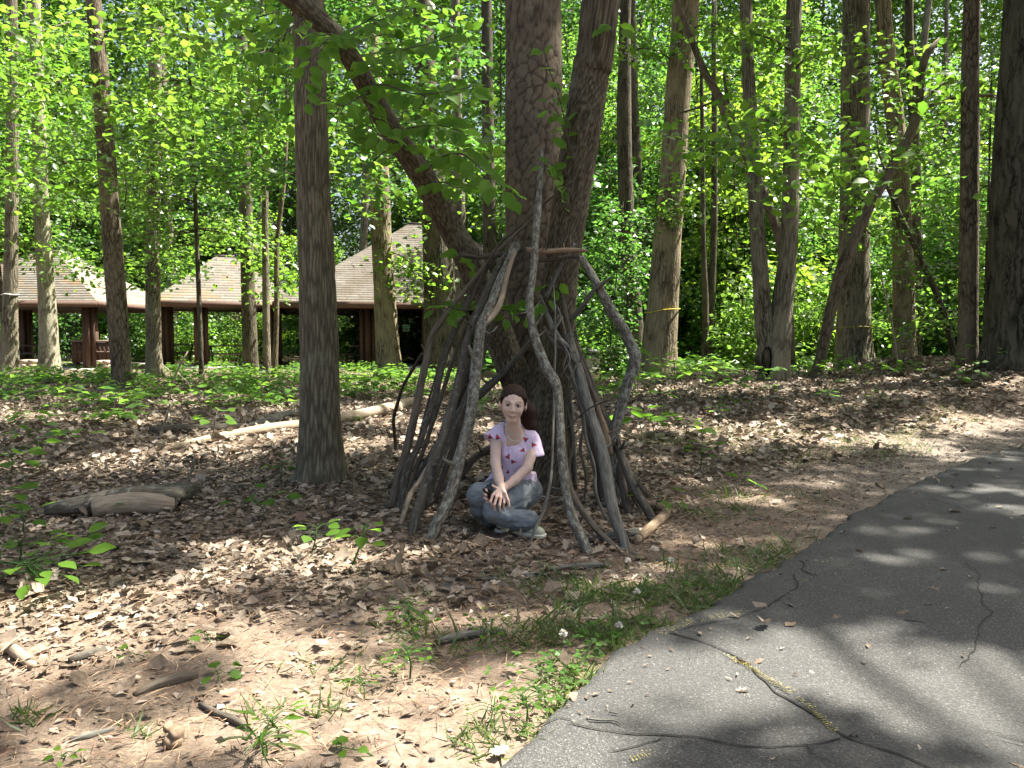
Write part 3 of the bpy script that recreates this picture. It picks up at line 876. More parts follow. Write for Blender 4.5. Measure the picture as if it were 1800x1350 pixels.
def canopy():
    sp = .33
    gx, gy = np.meshgrid(np.arange(-7, 11, sp), np.arange(.2, 15.5, sp))
    x = (gx + RNG.uniform(-.18, .18, gx.shape)).ravel(); y = (gy + RNG.uniform(-.18, .18, gy.shape)).ravel()
    s = shade(x, y)
    keep = s > RNG.uniform(.15, .7, len(x))
    x, y = x[keep], y[keep]
    z = terrain(x, y)
    h = RNG.uniform(10, 16.5, len(x))
    c = np.stack([x, y, z], 1) + SUN * (h / SUN[2])[:, None]
    c = c[~(sun_path(c) & (RNG.random(len(c)) < .85))]
    # holders of this canopy; three unseen trees are added to carry shading leaves
    holders = [pine, oak, fork, tw, BIG['slim reddish trunk with a sunlit right edge next to the huge dark trunk'], BIG['huge dark deeply furrowed trunk at the right edge']]
    for gx_, gy_, lb in ((9.4, 3.2, 'unseen grey tree added to hold shading leaves across the road, out past the right side'), (12.2, 6.6, 'unseen grey tree added to hold shading leaves farther along the far side of the road'), (5.8, -3.0, 'unseen grey tree added to hold shading leaves across the road behind the viewer')):
        g = np.array([gx_, gy_, tz(gx_, gy_)])
        root = empty('oak_tree', g, lb, 'tree')
        Q = np.array([(0, 0, -.1), (.05, 0, 2), (.1, .1, 8), (.1, .2, 16)]); R = np.array([.28, .22, .18, .07])
        V, F, at = tube(Q, R, 16, .3, .05, 1, None, 4, True, .4)
        mk('trunk', V, F, M['bark_grey'], root, at)
        holders.append(dict(root=root, g=g, top=g + Q[-1], Q=Q + g, R=R))
    hp = np.array([h_['top'][:2] for h_ in holders])
    own = np.argmin(np.linalg.norm(c[:, None, :2] - hp[None], axis=2), axis=1)
    for k, hd in enumerate(holders):
        ck = c[own == k]
        if not len(ck): continue
        nl = 64
        n = len(ck) * nl
        off = rvec(n) * np.array([.125, .125, .10])
        pos = np.repeat(ck, nl, 0) + off - hd['g']
        tip = rvec(n) * np.array([1, 1, .35]); nrm = rvec(n, .35) + np.array([0, 0, 1]) + SUN * .3
        ch = leaves(pos, tip, nrm, RNG.uniform(.09, .16, n), T_KITE, 1.25)
        leaf_obj('crown', [ch], M['leaf_dark'], hd['root'])  # leaves out of view, laid along the sun's rays to shade the ground
        mb = MB()
        for j in range(min(26, len(ck))):
            t = ck[RNG.integers(len(ck))] - hd['g']
            a = hd['Q'][-2] if j % 2 else hd['Q'][-1]
            a = a - hd['g']
            mid = (a + t) / 2 + np.array([0, 0, .4])
            V, F, at = tube(np.array([a, mid, t]), np.array([.05, .03, .012]), 5, .6)
            mb.add(V, F, bk=at['bk'])
        mb.build('branch', M['bark_dark'], hd['root'], True)['kind'] = 'stuff'
canopy()

# ------------------------------------------------------------------ background woods
def spray_tree(seed, H, low, nbr, blen, lsize, per, mat_, up=.25, trunk_r=.07):
    """slender tree: layered leafy branches from height low*H up; returns (trunk mesh obj, crown mesh obj)"""
    rg = np.random.default_rng(seed)
    lean = rg.normal(0, .25, 2)
    Q = np.array([(0, 0, -.15), (lean[0] * .2, lean[1] * .2, H * .3), (lean[0] * .5, lean[1] * .6, H * .65), (lean[0], lean[1], H)])
    R = np.array([trunk_r, trunk_r * .8, trunk_r * .5, .012])
    mb = MB()
    V, F, at = tube(Q, R, 8, .5, .05, 1, None, seed)
    mb.add(V, F, bk=at['bk'])
    C, _ = spline(Q, R, .1)
    P_, T_, N_ = [], [], []
    for k in range(nbr):
        f = low + (1 - low) * ((k + rg.random()) / nbr)
        o = C[int(f * (len(C) - 1))]
        a = rg.random() * 6.283
        L = blen * (1.15 - .75 * max(0, (f - low) / (1 - low)) ** 1.5) * rg.uniform(.55, 1.15)
        el = up * rg.uniform(-.4, 1.2)
        d = np.array([math.cos(a), math.sin(a), el]); d /= np.linalg.norm(d)
        sag = rg.uniform(.05, .22) * L
        tt = np.linspace(0, 1, 5)
        br = o + d * L * tt[:, None] + np.array([0, 0, -1]) * (sag * tt ** 2)[:, None]
        V, F, at = tube(br, np.linspace(trunk_r * .28, .004, 5), 4, .6, cap=False)
        mb.add(V, F, bk=at['bk'])
        n = int(per * L / blen)
        t = rg.uniform(.15, 1.05, n) ** .8
        side = np.cross(d, (0, 0, 1)); side /= np.linalg.norm(side)
        # side twigs make fan-shaped layers
        tw_ = rg.integers(0, 7, n); toff = (tw_ - 3) / 3.0
        lat = toff * (.16 + .3 * L * (1 - .75 * t) * t * 2.0) + rg.normal(0, .05 * L, n)
        pos = o + d * (L * t)[:, None] - np.array([0, 0, 1]) * (sag * t ** 2)[:, None] + side * lat[:, None] + np.array([0, 0, 1]) * rg.normal(-.04, .15, n)[:, None]
        P_.append(pos)
        T_.append(d * .7 + side * (np.sign(lat) * .7)[:, None] + rg.normal(0, .35, (n, 3)) + np.array([0, 0, -.25]))
        N_.append(rg.normal(0, .62, (n, 3)) + np.array([0, 0, 1.0]))
    pos, tip, nrm = np.concatenate(P_), np.concatenate(T_), np.concatenate(N_)
    return mb, leaves(pos, tip, nrm, rg.uniform(.7, 1.25, len(pos)) * lsize, T_KITE, 1.05)

M['leaf_far2'] = leaf_shader('far_leaf_cool', (.028, .070, .014), (.062, .125, .024), (.07, .205, .025), (.18, .37, .055), .45, .38, .55)
M['leaf_far3'] = leaf_shader('far_leaf_yellow', (.05, .095, .014), (.105, .17, .022), (.16, .32, .02), (.36, .53, .05), .55, .36, .5)
PROTO = {}
def proto(key, *a):
    mb, ch = spray_tree(*a)
    t = mb.build('trunk', M['bark_dark'], None, True)
    c = leaf_obj('crown', [ch], a[7], None)
    t.hide_render = False
    PROTO[key] = (t, c)
LF = M['leaf_far']
proto('tallA', 1, 12, .30, 60, 2.6, .135, 190, LF)
proto('tallB', 2, 14, .34, 56, 3.0, .17, 160, M['leaf_far2'])
proto('tallC', 3, 10, .42, 46, 2.5, .125, 190, LF, .1)
proto('midA', 4, 6, .12, 44, 1.9, .115, 170, LF, .2, .04)
proto('midB', 5, 7.5, .16, 46, 2.2, .145, 140, M['leaf_far3'], .3, .045)
proto('midC', 6, 4.5, .10, 34, 1.6, .13, 140, M['leaf_far2'], .35, .03)
proto('lowA', 7, 2.2, .05, 24, 1.0, .10, 110, LF, .5, .018)
proto('lowB', 8, 1.6, .05, 20, .8, .10, 100, LF, .6, .015)
used = set()
def wood(key, x, y, s, label, group, cat='tree', name='understory_tree', rz=None):
    g = (x, y, tz(x, y))
    r = empty(name, g, label, cat, group, random.uniform(0, 6.28) if rz is None else rz)
    r.scale = (s, s, s * random.uniform(.92, 1.1))
    for o in PROTO[key]:
        c = o if (key not in used) else o.copy()
        if key in used: COL.objects.link(c)
        c.parent = r
    used.add(key)
    return r
GB, GR, GL, GS = 'leafy trees in the woods behind', 'leafy trees behind the clearing on the right', 'slender trees in front of the pavilions', 'low shrubs along the edge of the woods'
LB = 'slim leafy tree filling the woods beyond the pavilions and trunks'
LR = 'slim leafy understory tree among the trunks beyond the clearing'
LS = 'low leafy bush at the foot of the trees beyond the clearing'
LL = 'slim tree spreading bright leaves high above the pavilion roofs'
rg = random.Random(5)
def clear_of_trunks(x, y, d):
    return all((t['g'][0] - x) ** 2 + (t['g'][1] - y) ** 2 > d * d for t in TREES)
def place(n, keys, xr, yr, sr, label, group, **k):
    c = 0; tries = 0
    pts = []
    while c < n and tries < n * 60:
        tries += 1
        y = rg.uniform(*yr); a, b = xr(y); x = rg.uniform(a, b)
        if not clear_of_trunks(x, y, .9): continue
        if any(abs(t['g'][0] * y / t['g'][1] - x) < 1.1 and y < t['g'][1] for t in TREES): continue
        if 'bush' not in str(k.get('cat')) and sun_path(np.array([(x, y, h_) for h_ in (3, 5, 7, 9, 11, 13)]), 2.0).any(): continue
        if any((x - p[0]) ** 2 + (y - p[1]) ** 2 < 1.1 for p in pts): continue
        pts.append((x, y))
        wood(rg.choice(keys), x, y, rg.uniform(*sr), label, group, **k); c += 1
# behind the pavilions, left and centre
place(36, ['tallA', 'tallB', 'tallC', 'midB'], lambda y: (-.74 * y - 2, .10 * y), (39, 54), (.95, 1.5), LB, GB)
place(34, ['midA', 'midB', 'midC'], lambda y: (-.72 * y, .06 * y), (38, 48), (.8, 1.3), LB, GB)
# in front of the pavilions only crowns above the roofs
place(4, ['tallC', 'tallA', 'tallB'], lambda y: (-.70 * y, -.06 * y), (17, 24), (.95, 1.25), LL, GL)
# right side
place(20, ['tallA', 'tallB', 'tallC', 'midB'], lambda y: (.06 * y, .76 * y + 1), (24, 46), (.9, 1.35), LR, GR)
place(34, ['midA', 'midB', 'midC'], lambda y: (.05 * y, .74 * y), (21, 38), (.75, 1.2), LR, GR)
place(95, ['lowA', 'lowB', 'lowA', 'midC'], lambda y: (.06 * y, .74 * y), (19.5, 32), (.9, 1.6), LS, GS, cat='bush', name='bush')
place(30, ['lowA', 'lowB', 'midC'], lambda y: (-.74 * y, .08 * y), (32, 37), (.9, 1.4), 'low leafy bush seen through the open sides of the pavilions', 'low bushes behind the pavilions', cat='bush', name='bush')

for kx, ky, key, sc_ in ((9.2, 15.0, 'midA', .95), (2.2, 17.5, 'midC', .9)):
    wood(key, kx, ky, sc_, LR, GR)

def leafy_branch(label, pts, Y, n, spread, L=.12, seed=1, thick=.022):
    """a low branch of one of the trunks, with its leaves"""
    rec = BIG[label]; rg_ = np.random.default_rng(seed)
    Q = np.array([P(p[0], p[1], p[2] if len(p) > 2 else Y) for p in pts]) - rec['g']
    C, R = spline(Q, np.linspace(thick, thick * .25, len(Q)), .1)
    V, F, at = tube(C, R, 6, .2)
    b = mk('branch', V, F, M['bark_dark'], rec['root'], at)
    i = (len(C) * (.25 + .75 * rg_.random(n) ** .8)).astype(int).clip(0, len(C) - 1)
    pos = C[i] + rg_.normal(0, 1, (n, 3)) * np.array([spread, spread, spread * .38])
    leafs = leaves(pos, rg_.normal(0, 1, (n, 3)) * np.array([1, 1, .4]) + np.array([0, 0, -.2]), rg_.normal(0, .5, (n, 3)) + np.array([0, -.1, 1]), rg_.uniform(.7, 1.25, n) * L, T_LEAF, 1.05)
    leaf_obj('foliage', [leafs], M['leaf'], b)
LK = 'big pale leaning trunk with a yellow cord, its right side in sun'
leafy_branch(LK, [(1186, 300, 17), (1180, 345, 16.4), (1172, 380, 16.0), (1160, 400, 15.8)], 16, 230, .34, .13, 1)
leafy_branch(LK, [(1186, 290, 17), (1200, 350, 16.4), (1216, 375, 16.0)], 16, 110, .26, .13, 2)
leafy_branch(LK, [(1195, 120, 17), (1165, 95, 16.3), (1130, 85, 16.0), (1090, 95, 15.8)], 16, 200, .34, .13, 3)
PK_ = 'broad trunk with a faint yellow cord behind the leaning broken snag'
leafy_branch(PK_, [(1503, 260, 16), (1490, 300, 15.4), (1500, 340, 15.0), (1530, 360, 14.8)], 15, 260, .40, .12, 4)
leafy_branch(PK_, [(1503, 240, 16), (1540, 250, 15.2), (1590, 270, 15), (1640, 290, 14.8)], 15, 260, .40, .12, 5)
leafy_branch(PK_, [(1503, 330, 16), (1520, 400, 15.2), (1560, 430, 15)], 15, 170, .36, .12, 6)
leafy_branch(PK_, [(1503, 60, 16), (1470, 90, 15.4), (1430, 80, 15.2)], 15, 180, .38, .12, 7)
TK_ = 'twin-stemmed grey tree with a dark hollow at its foot'
BIG[TK_] = tw
leafy_branch(TK_, [(1393, 90, 12.9), (1360, 70, 12.4), (1320, 60, 12.2), (1270, 70, 12)], 12, 190, .28, .11, 8)
leafy_branch(TK_, [(1390, 130, 12.9), (1420, 100, 12.4), (1450, 110, 12.2)], 12, 120, .26, .11, 9)
CK_ = 'brown leaning trunk between the two left pavilions, standing in the leaf litter'
DK_ = 'straight grey trunk just left of the middle pavilion post'
AK_ = 'tree at the far left edge with a white cord tied round its trunk'
FK_ = 'furrowed trunk in front of the right pavilion roof with its right edge in sun'
for k_, (lb_, y0_, p_) in enumerate([(CK_, 15.9, [(166, 30), (120, 40), (60, 60), (0, 90)]), (CK_, 15.9, [(178, 150), (130, 140), (70, 150), (20, 180)]), (CK_, 15.9, [(170, 60), (220, 50), (300, 60), (370, 90)]),
        (CK_, 15.9, [(180, 190), (230, 180), (290, 210), (340, 260)]), (CK_, 15.9, [(190, 290), (140, 280), (90, 300), (60, 340)]), (DK_, 23, [(271, 160), (320, 150), (390, 170), (440, 210)]),
        (DK_, 23, [(270, 260), (320, 260), (380, 290), (420, 330)]), (AK_, 20, [(21, 100), (60, 110), (110, 150), (130, 200)]), (AK_, 20, [(21, 240), (60, 250), (110, 280), (150, 330)]),
        (FK_, 22, [(660, 200), (620, 220), (590, 260), (580, 320)]), (FK_, 22, [(664, 260), (710, 280), (740, 330), (760, 380)]), (FK_, 22, [(652, 80), (600, 90), (590, 130), (600, 190)]),
        (LK, 16.5, [(1200, 60), (1250, 40), (1300, 70), (1340, 120)]), (PK_, 16, [(1504, 120), (1560, 110), (1610, 140), (1650, 200)]), (TK_, 12.9, [(1389, 230), (1340, 210), (1290, 240), (1250, 290)]),
        (TK_, 12.9, [(1388, 260), (1430, 250), (1460, 290), (1470, 350)])]):
    dz_ = 3.2 if lb_ in (CK_, TK_, LK, PK_) else 5
    leafy_branch(lb_, [(q_[0], q_[1], y0_ - dz_ * i_ / 3) for i_, q_ in enumerate(p_)], y0_, 380, .52 if y0_ < 18 else .75, .145, 40 + k_)
FO_ = 'dark two-stemmed tree holding up the sticks beside the pine'
for k_, p_ in enumerate([[(610, 95, 5.2), (640, 70, 6.0), (700, 60, 6.8), (770, 80, 7.4)], [(640, 140, 5.25), (700, 130, 6.0), (760, 140, 6.6), (840, 170, 7.2)], [(690, 230, 5.35), (720, 190, 6.0), (770, 200, 6.6), (830, 230, 7.0)],
        [(742, 308, 5.45), (790, 270, 6.0), (830, 280, 6.5), (870, 310, 6.8)], [(650, 165, 5.25), (610, 180, 6.2), (590, 230, 7.0), (600, 290, 7.4)], [(560, 35, 5.05), (520, 60, 6.4), (460, 110, 7.2), (430, 190, 7.8)],
        [(545, 22, 5.05), (500, 20, 6.2), (430, 40, 7.0), (370, 90, 7.8)], [(700, 250, 5.35), (660, 280, 6.2), (620, 330, 7.0), (600, 380, 7.6)], [(520, 10, 5.0), (470, 150, 7.0), (450, 220, 7.6), (470, 290, 8.0)],
        [(590, 70, 5.1), (680, 20, 6.4), (760, 10, 7.0), (840, 30, 7.4)]]):
    leafy_branch(FO_, p_, 6, 120, .24, .105, 80 + k_, .007)
BK_ = 'pale smooth trunk in front of the leftmost pavilion roof'
leafy_branch(BK_, [(76, 420, 23), (120, 450, 22), (180, 470, 21.5), (250, 490, 21)], 22, 620, .62, .15, 10)
leafy_branch(BK_, [(74, 400, 23), (40, 440, 22), (10, 455, 21.5)], 22, 260, .5, .15, 11)
leafy_branch('dark trunk before the right side of the middle pavilion', [(432, 380, 25), (400, 400, 24), (350, 430, 23.5), (300, 480, 23)], 24, 520, .62, .17, 12)
leafy_branch('dark trunk before the right side of the middle pavilion', [(433, 420, 25), (460, 450, 24), (490, 490, 23.5), (480, 520, 23)], 24, 420, .55, .17, 13)
leafy_branch('furrowed trunk in front of the right pavilion roof with its right edge in sun', [(670, 440, 22), (705, 450, 21.5), (735, 480, 21), (745, 520, 21)], 21, 520, .5, .15, 14)
leafy_branch(CK_, [(190, 330, 16), (215, 370, 15.8), (222, 330, 15.6), (216, 280, 15.6)], 16, 60, .25, .12, 15)

def distant_woods():
    n = 4700
    y = RNG.uniform(46, 72, n); x = RNG.uniform(-.78, .78, n) * y
    z = RNG.uniform(0, 1, n) ** .72 * (y * .66) + terrain(x, y)
    nl = 72
    c = np.repeat(np.stack([x, y, z], 1), nl, 0)
    rr = np.repeat(RNG.uniform(.8, 1.9, n), nl)
    off = rvec(n * nl) * np.array([.85, .85, .32]) * rr[:, None]
    tip = rvec(n * nl) * np.array([1, 1, .5]); nrm = rvec(n * nl, .45) + np.array([0, 0, 1])
    ch = leaves(c + off, tip, nrm, RNG.uniform(.25, .44, n * nl), T_KITE, 1.1)
    o = leaf_obj('distant_woods', [ch], LF)
    tag(o, 'mass of sunlit green leaves far back in the woods', None, None, 'stuff')
    # trunks standing in that mass
    mb = MB()
    for k in range(46):
        yy = RNG.uniform(36, 66); xx = RNG.uniform(-.72, .72) * yy; r = RNG.uniform(.12, .26)
        g = np.array([xx, yy, tz(xx, yy) - .2])
        V, F, at = tube(np.array([g, g + (RNG.normal(0, .3), 0, 10), g + (RNG.normal(0, .7), 0, 26)]), np.array([r, r * .8, r * .4]), 8, 1.2, .05, .6, None, k)
        mb.add(V, F, bk=at['bk'])
    tag(mb.build('distant_trunks', M['bark_grey'], None, True), 'thin trunks far back in the woods', None, None, 'stuff')
distant_woods()

# ------------------------------------------------------------------ picnic pavilions
def shingle_mat(moss=(.25, (.25, .15, .07)), th=.5):
    m, nt, _, ln = mat('weathered_shingles')
    uv = attr(nt, 'bk', True)
    br = N(nt, 'ShaderNodeTexBrick')
    ln.new(uv, br.inputs['Vector'])
    br.inputs['Scale'].default_value = 1; br.inputs['Brick Width'].default_value = .3; br.inputs['Row Height'].default_value = .17
    br.inputs['Mortar Size'].default_value = .006
    br.inputs['Color1'].default_value = (.205, .185, .158, 1); br.inputs['Color2'].default_value = (.145, .128, .108, 1); br.inputs['Mortar'].default_value = (.1, .085, .075, 1)
    n = tex_noise(nt, uv, 1.1, 5, .65)
    c = mixc(nt, ramp(nt, n, [(th, (0, 0, 0)), (th + .22, (1, 1, 1))]).outputs[0], br.outputs[0], moss[1])
    finish(nt, c, .9, n, .2, .01, .2)
    return m
M['shingle'] = shingle_mat()
M['fascia'] = plain('brown_painted_wood', (.105, .062, .046), .7, .15)
M['post'] = plain('brown_stained_board', (.075, .043, .031), .75, .2)
M['post_dark'] = plain('dark_stained_board', (.035, .02, .015), .8, .2)
M['slab'] = plain('pale_concrete', (.42, .40, .36), .9, .12, 4)
M['stone'] = plain('pale_stone_block', (.36, .29, .23), .9, .2, 8)
M['metal_dark'] = plain('dark_metal', (.03, .03, .03), .5, .1, 14, .4)
M['table_wood'] = plain('grey_picnic_boards', (.17, .13, .10), .8, .2)

def pavilion(cx, Y, half, halfd, rise, rz, label, posts, eave=2.32, ridge=.12, roof_m=None):
    z0 = tz(cx, Y)
    root = empty('pavilion', (cx, Y, z0), label, 'pavilion', None, rz)
    e = eave
    # roof: four faces of stepped shingle courses meeting on the hips
    V, F, BK = [], [], []
    n = int(math.hypot(half, rise) / .17)
    for side in range(4):
        ang = side * math.pi / 2
        w, d = (half, halfd) if side % 2 == 0 else (halfd, half)
        for k in range(n):
            t0, t1 = k / n, min(1, (k + 1.12) / n)
            for (t, up) in ((t0, .018), (t1, .0)):
                s_ = 1 - t * (1 - ridge)
                xw, yd = w * s_, -d * s_
                zz = e + rise * t + up
                for sx in (-1, 1):
                    x_, y_ = sx * xw, yd
                    c, s = math.cos(ang), math.sin(ang)
                    V.append((x_ * c - y_ * s, x_ * s + y_ * c, zz)); BK.append((sx * xw, t * math.hypot(d, rise), side * 3))
            b = len(V) - 4
            F.append((b, b + 1, b + 3, b + 2))
            # butt of the course
            m_ = len(V)
            V += [tuple(np.array(V[b]) - (0, 0, .03)), tuple(np.array(V[b + 1]) - (0, 0, .03))]; BK += [BK[b], BK[b + 1]]
            F.append((m_, m_ + 1, b + 1, b))
    mk('roof', V, np.array(F), roof_m or M['shingle'], root, {'bk': np.array(BK)}, False)
    # small cap and underside
    cap = MB().box((-half * ridge - .05, -halfd * ridge - .05, e + rise - .02), (half * ridge + .05, halfd * ridge + .05, e + rise + .06))
    cap.build('ridge_cap', M['shingle'], root)
    MB().box((-half + .12, -halfd + .12, e - .11), (half - .12, halfd - .12, e - .05)).build('ceiling', M['post_dark'], root)
    for (lo, hi) in (((-half, -halfd - .03, e - .2), (half, -halfd + .03, e + .015)), ((-half, halfd - .03, e - .2), (half, halfd + .03, e + .015)),
                     ((-half - .03, -halfd + .031, e - .2), (-half + .03, halfd - .031, e + .015)), ((half - .03, -halfd + .031, e - .2), (half + .03, halfd - .031, e + .015))):
        MB().box(lo, hi).build('fascia', M['fascia'], root)
    MB().box((-half + .25, -halfd + .25, -.1), (half - .25, halfd - .25, .04)).build('floor_slab', M['slab'], root)
    for (x, y, w) in posts:
        w = w * .72
        p = None
        core = MB().box((x - w * .22, y - w * .22, .04), (x + w * .22, y + w * .22, e - .11)).build('post', M['post_dark'], root)
        for (ox, oy, sx, sy) in ((-w * .42, 0, .07, w * .34), (w * .42, 0, .07, w * .34), (0, -w * .40, w * .20, .05), (0, w * .40, w * .20, .05)):
            MB().box((x + ox - sx, y + oy - sy, .04), (x + ox + sx, y + oy + sy, e - .11)).build('board', M['post'], core)
    return root
YP = 27.0
pxx = lambda px, Y=YP: (px - 900) / FPX * Y
pv1 = pavilion(pxx(100, 29.2), 26 + 3.2, 3.3, 3.2, 1.95, 0.0, 'leftmost pavilion with a sunlit grey shingle roof on brown posts',
         [(-1.02, -2.55, .62), (1.2, 2.5, .6), (2.7, -2.55, .5), (-2.7, 2.5, .5), (2.6, 2.5, .5)])
pv2 = pavilion(pxx(398, 29.6), YP + 2.6, 2.55, 2.55, 1.8, math.radians(24), 'middle pavilion with a grey shingle roof partly in shade',
         [(-.95, -2.0, .55), (-2.05, -.6, .5), (1.6, -1.9, .5), (1.9, 1.9, .5)])
pv3 = pavilion(pxx(748, 31.6), YP + 4.6, 5.7, 4.6, 3.3, math.radians(14), 'right pavilion with a large mossy brown shingle roof behind two trunks',
         [(-4.6, -3.5, .55), (-2.55, -3.6, .66), (-.35, -3.7, .62), (3.6, -3.6, .55), (-4.4, 3.6, .5), (4.4, 3.6, .5)], 2.3, .12, shingle_mat((.6, (.115, .092, .066)), .42))
def sign(px, py, w, h, Y, label, mats):
    q = P(px, py, Y)
    r = empty('sign', q, label, 'sign')
    MB().box((-w / 2, -.02, -h / 2), (w / 2, 0, h / 2)).build('panel', mats[0], r)
    for lo, hi in (((-w / 2 - .02, -.03, h / 2), (w / 2 + .02, .005, h / 2 + .02)), ((-w / 2 - .02, -.03, -h / 2 - .02), (w / 2 + .02, .005, -h / 2)),
                   ((-w / 2 - .02, -.03, -h / 2), (-w / 2, .005, h / 2)), ((w / 2, -.03, -h / 2), (w / 2 + .02, .005, h / 2))):
        MB().box(lo, hi).build('edge', mats[1], r)
yel, yel2 = plain('yellow_sign', (.62, .42, .05), .6, .08), plain('yellow_edge', (.5, .36, .08), .6, .05)
sign(351, 594, .085, .30, 26.9, 'small upright yellow notice on the middle pavilion post', (yel, yel2))
sign(714, 577, .18, .18, 26.3, 'small square dark green notice on the right pavilion post', (plain('green_sign', (.03, .09, .045), .6, .1), plain('green_edge', (.12, .2, .12), .6, .1)))

# serving counter of dark slats under the left pavilion
def counter():
    Y = 26.6
    a = P(128, 645, Y); b = P(196, 645, Y)
    w = b[0] - a[0]; z0 = tz(a[0], Y) + .04
    r = empty('serving_counter', ((a[0] + b[0]) / 2, Y + .4, z0), 'dark brown slatted wooden counter under the leftmost pavilion', 'counter')
    MB().box((-w / 2, -.35, .18), (w / 2, .35, .9)).build('body', M['post_dark'], r)
    MB().box((-w / 2 - .1, -.42, .90), (w / 2 + .05, .42, .96)).build('top', M['table_wood'], r)
    MB().box((-w / 2 + .03, -.415, .52), (w / 2 - .03, -.39, .58)).build('rail', M['fascia'], r)
    n = 9
    for k in range(n):
        x0 = -w / 2 + .02 + k * (w - .04) / n
        MB().box((x0, -.388, .2), (x0 + (w - .04) / n - .02, -.355, .88)).build('slat', M['post'], r)
    MB().box((-w / 2 - .06, -.33, .16), (-w / 2 - .004, .33, .89)).build('end_panel', M['fascia'], r)
    for sx in (-1, 1):
        for sy in (-1, 1):
            MB().box((sx * w * .42 - .05, sy * .28 - .05, 0), (sx * w * .42 + .05, sy * .28 + .05, .18)).build('leg', M['post_dark'], r)
counter()
def stone_pier(px, py, w, label, Y):
    q = P(px, py, Y); z0 = tz(q[0], Y)
    r = empty('stone_pier', (q[0], Y, z0), label, 'stone pier')
    rg_ = random.Random(px)
    z = -.05
    for k in range(3):
        h = .13
        for s in (-1, 1):
            a = w * .5 * rg_.uniform(.92, 1.05)
            x0, x1 = (-a, -.01) if s < 0 else (.01, a)
            MB().box((x0, -.2, z), (x1, .2, z + h)).build('stone', M['stone'], r)
        z += h + .012
stone_pier(56, 660, .5, 'squat pale stone pier at the left, between the white-corded trunk and the pale trunk', 24.8)
stone_pier(186, 655, .42, 'squat pale stone pier beside the brown leaning trunk', 25.4)
def picnic_table(px, Y, rz, label):
    x = pxx(px, Y); r = empty('picnic_table', (x, Y, tz(x, Y) + .05), label, 'picnic table', None, rz)
    for k in range(4):
        MB().box((-.9, -.37 + k * .19, .71), (.9, -.37 + k * .19 + .175, .755)).build('plank', M['table_wood'], r)
    for s in (-1, 1):
        for k in range(2):
            y0 = s * .72 + (k - 1) * .14
            MB().box((-.9, y0, .42), (.9, y0 + .13, .455)).build('plank', M['table_wood'], r)
    for sx in (-.62, .62):
        for s in (-1, 1):
            V, F, at = tube(np.array([(sx, s * .14, .71), (sx, s * .45, .38), (sx, s * .62, 0)]), np.full(3, .03), 6, .3)
            mk('leg', V, F, M['metal_dark'], r, at)
        V, F, at = tube(np.array([(sx, -.78, .40), (sx, 0, .40), (sx, .78, .40)]), np.full(3, .026), 6, .4)
        mk('brace', V, F, M['metal_dark'], r, at)
picnic_table(402, 28.4, .25, 'picnic table on dark metal legs under the middle pavilion')
picnic_table(312, 29.5, .1, 'picnic table under the left side of the middle pavilion, behind bare twigs')
picnic_table(655, 28.8, 1.2, 'picnic table under the right pavilion, between two posts')
picnic_table(60, 28.8, .1, 'picnic table under the leftmost pavilion behind the pale trunk')
def barrel():
    Y = 19.5; x = pxx(1036, Y); z0 = tz(x, Y)
    r = empty('trash_barrel', (x, Y, z0), 'pale trash barrel with a dark rim at the edge of the woods', 'barrel')
    th = np.linspace(0, 2 * math.pi, 24, endpoint=False)
    prof = [(.27, 0), (.28, .02), (.28, .2), (.295, .22), (.28, .24), (.28, .46), (.295, .48), (.28, .5), (.28, .62), (.25, .62), (.25, .3)]
    V = np.concatenate([np.stack([a * np.cos(th), a * np.sin(th), 0 * th + b], 1) for a, b in prof])
    i, j = np.meshgrid(np.arange(len(prof) - 1), np.arange(24), indexing='ij')
    F = np.stack([i * 24 + j, i * 24 + (j + 1) % 24, (i + 1) * 24 + (j + 1) % 24, (i + 1) * 24 + j], -1).reshape(-1, 4)
    mk('body', V, F, plain('pale_painted_metal', (.38, .37, .32), .5, .12), r)
    prof = [(.285, .58), (.31, .6), (.31, .7), (.2, .74), (.2, .70), (.27, .66)]
    V = np.concatenate([np.stack([a * np.cos(th), a * np.sin(th), 0 * th + b], 1) for a, b in prof])
    i, j = np.meshgrid(np.arange(len(prof) - 1), np.arange(24), indexing='ij')
    F = np.stack([i * 24 + j, i * 24 + (j + 1) % 24, (i + 1) * 24 + (j + 1) % 24, (i + 1) * 24 + j], -1).reshape(-1, 4)
    mk('lid', V, F, M['metal_dark'], r)
barrel()

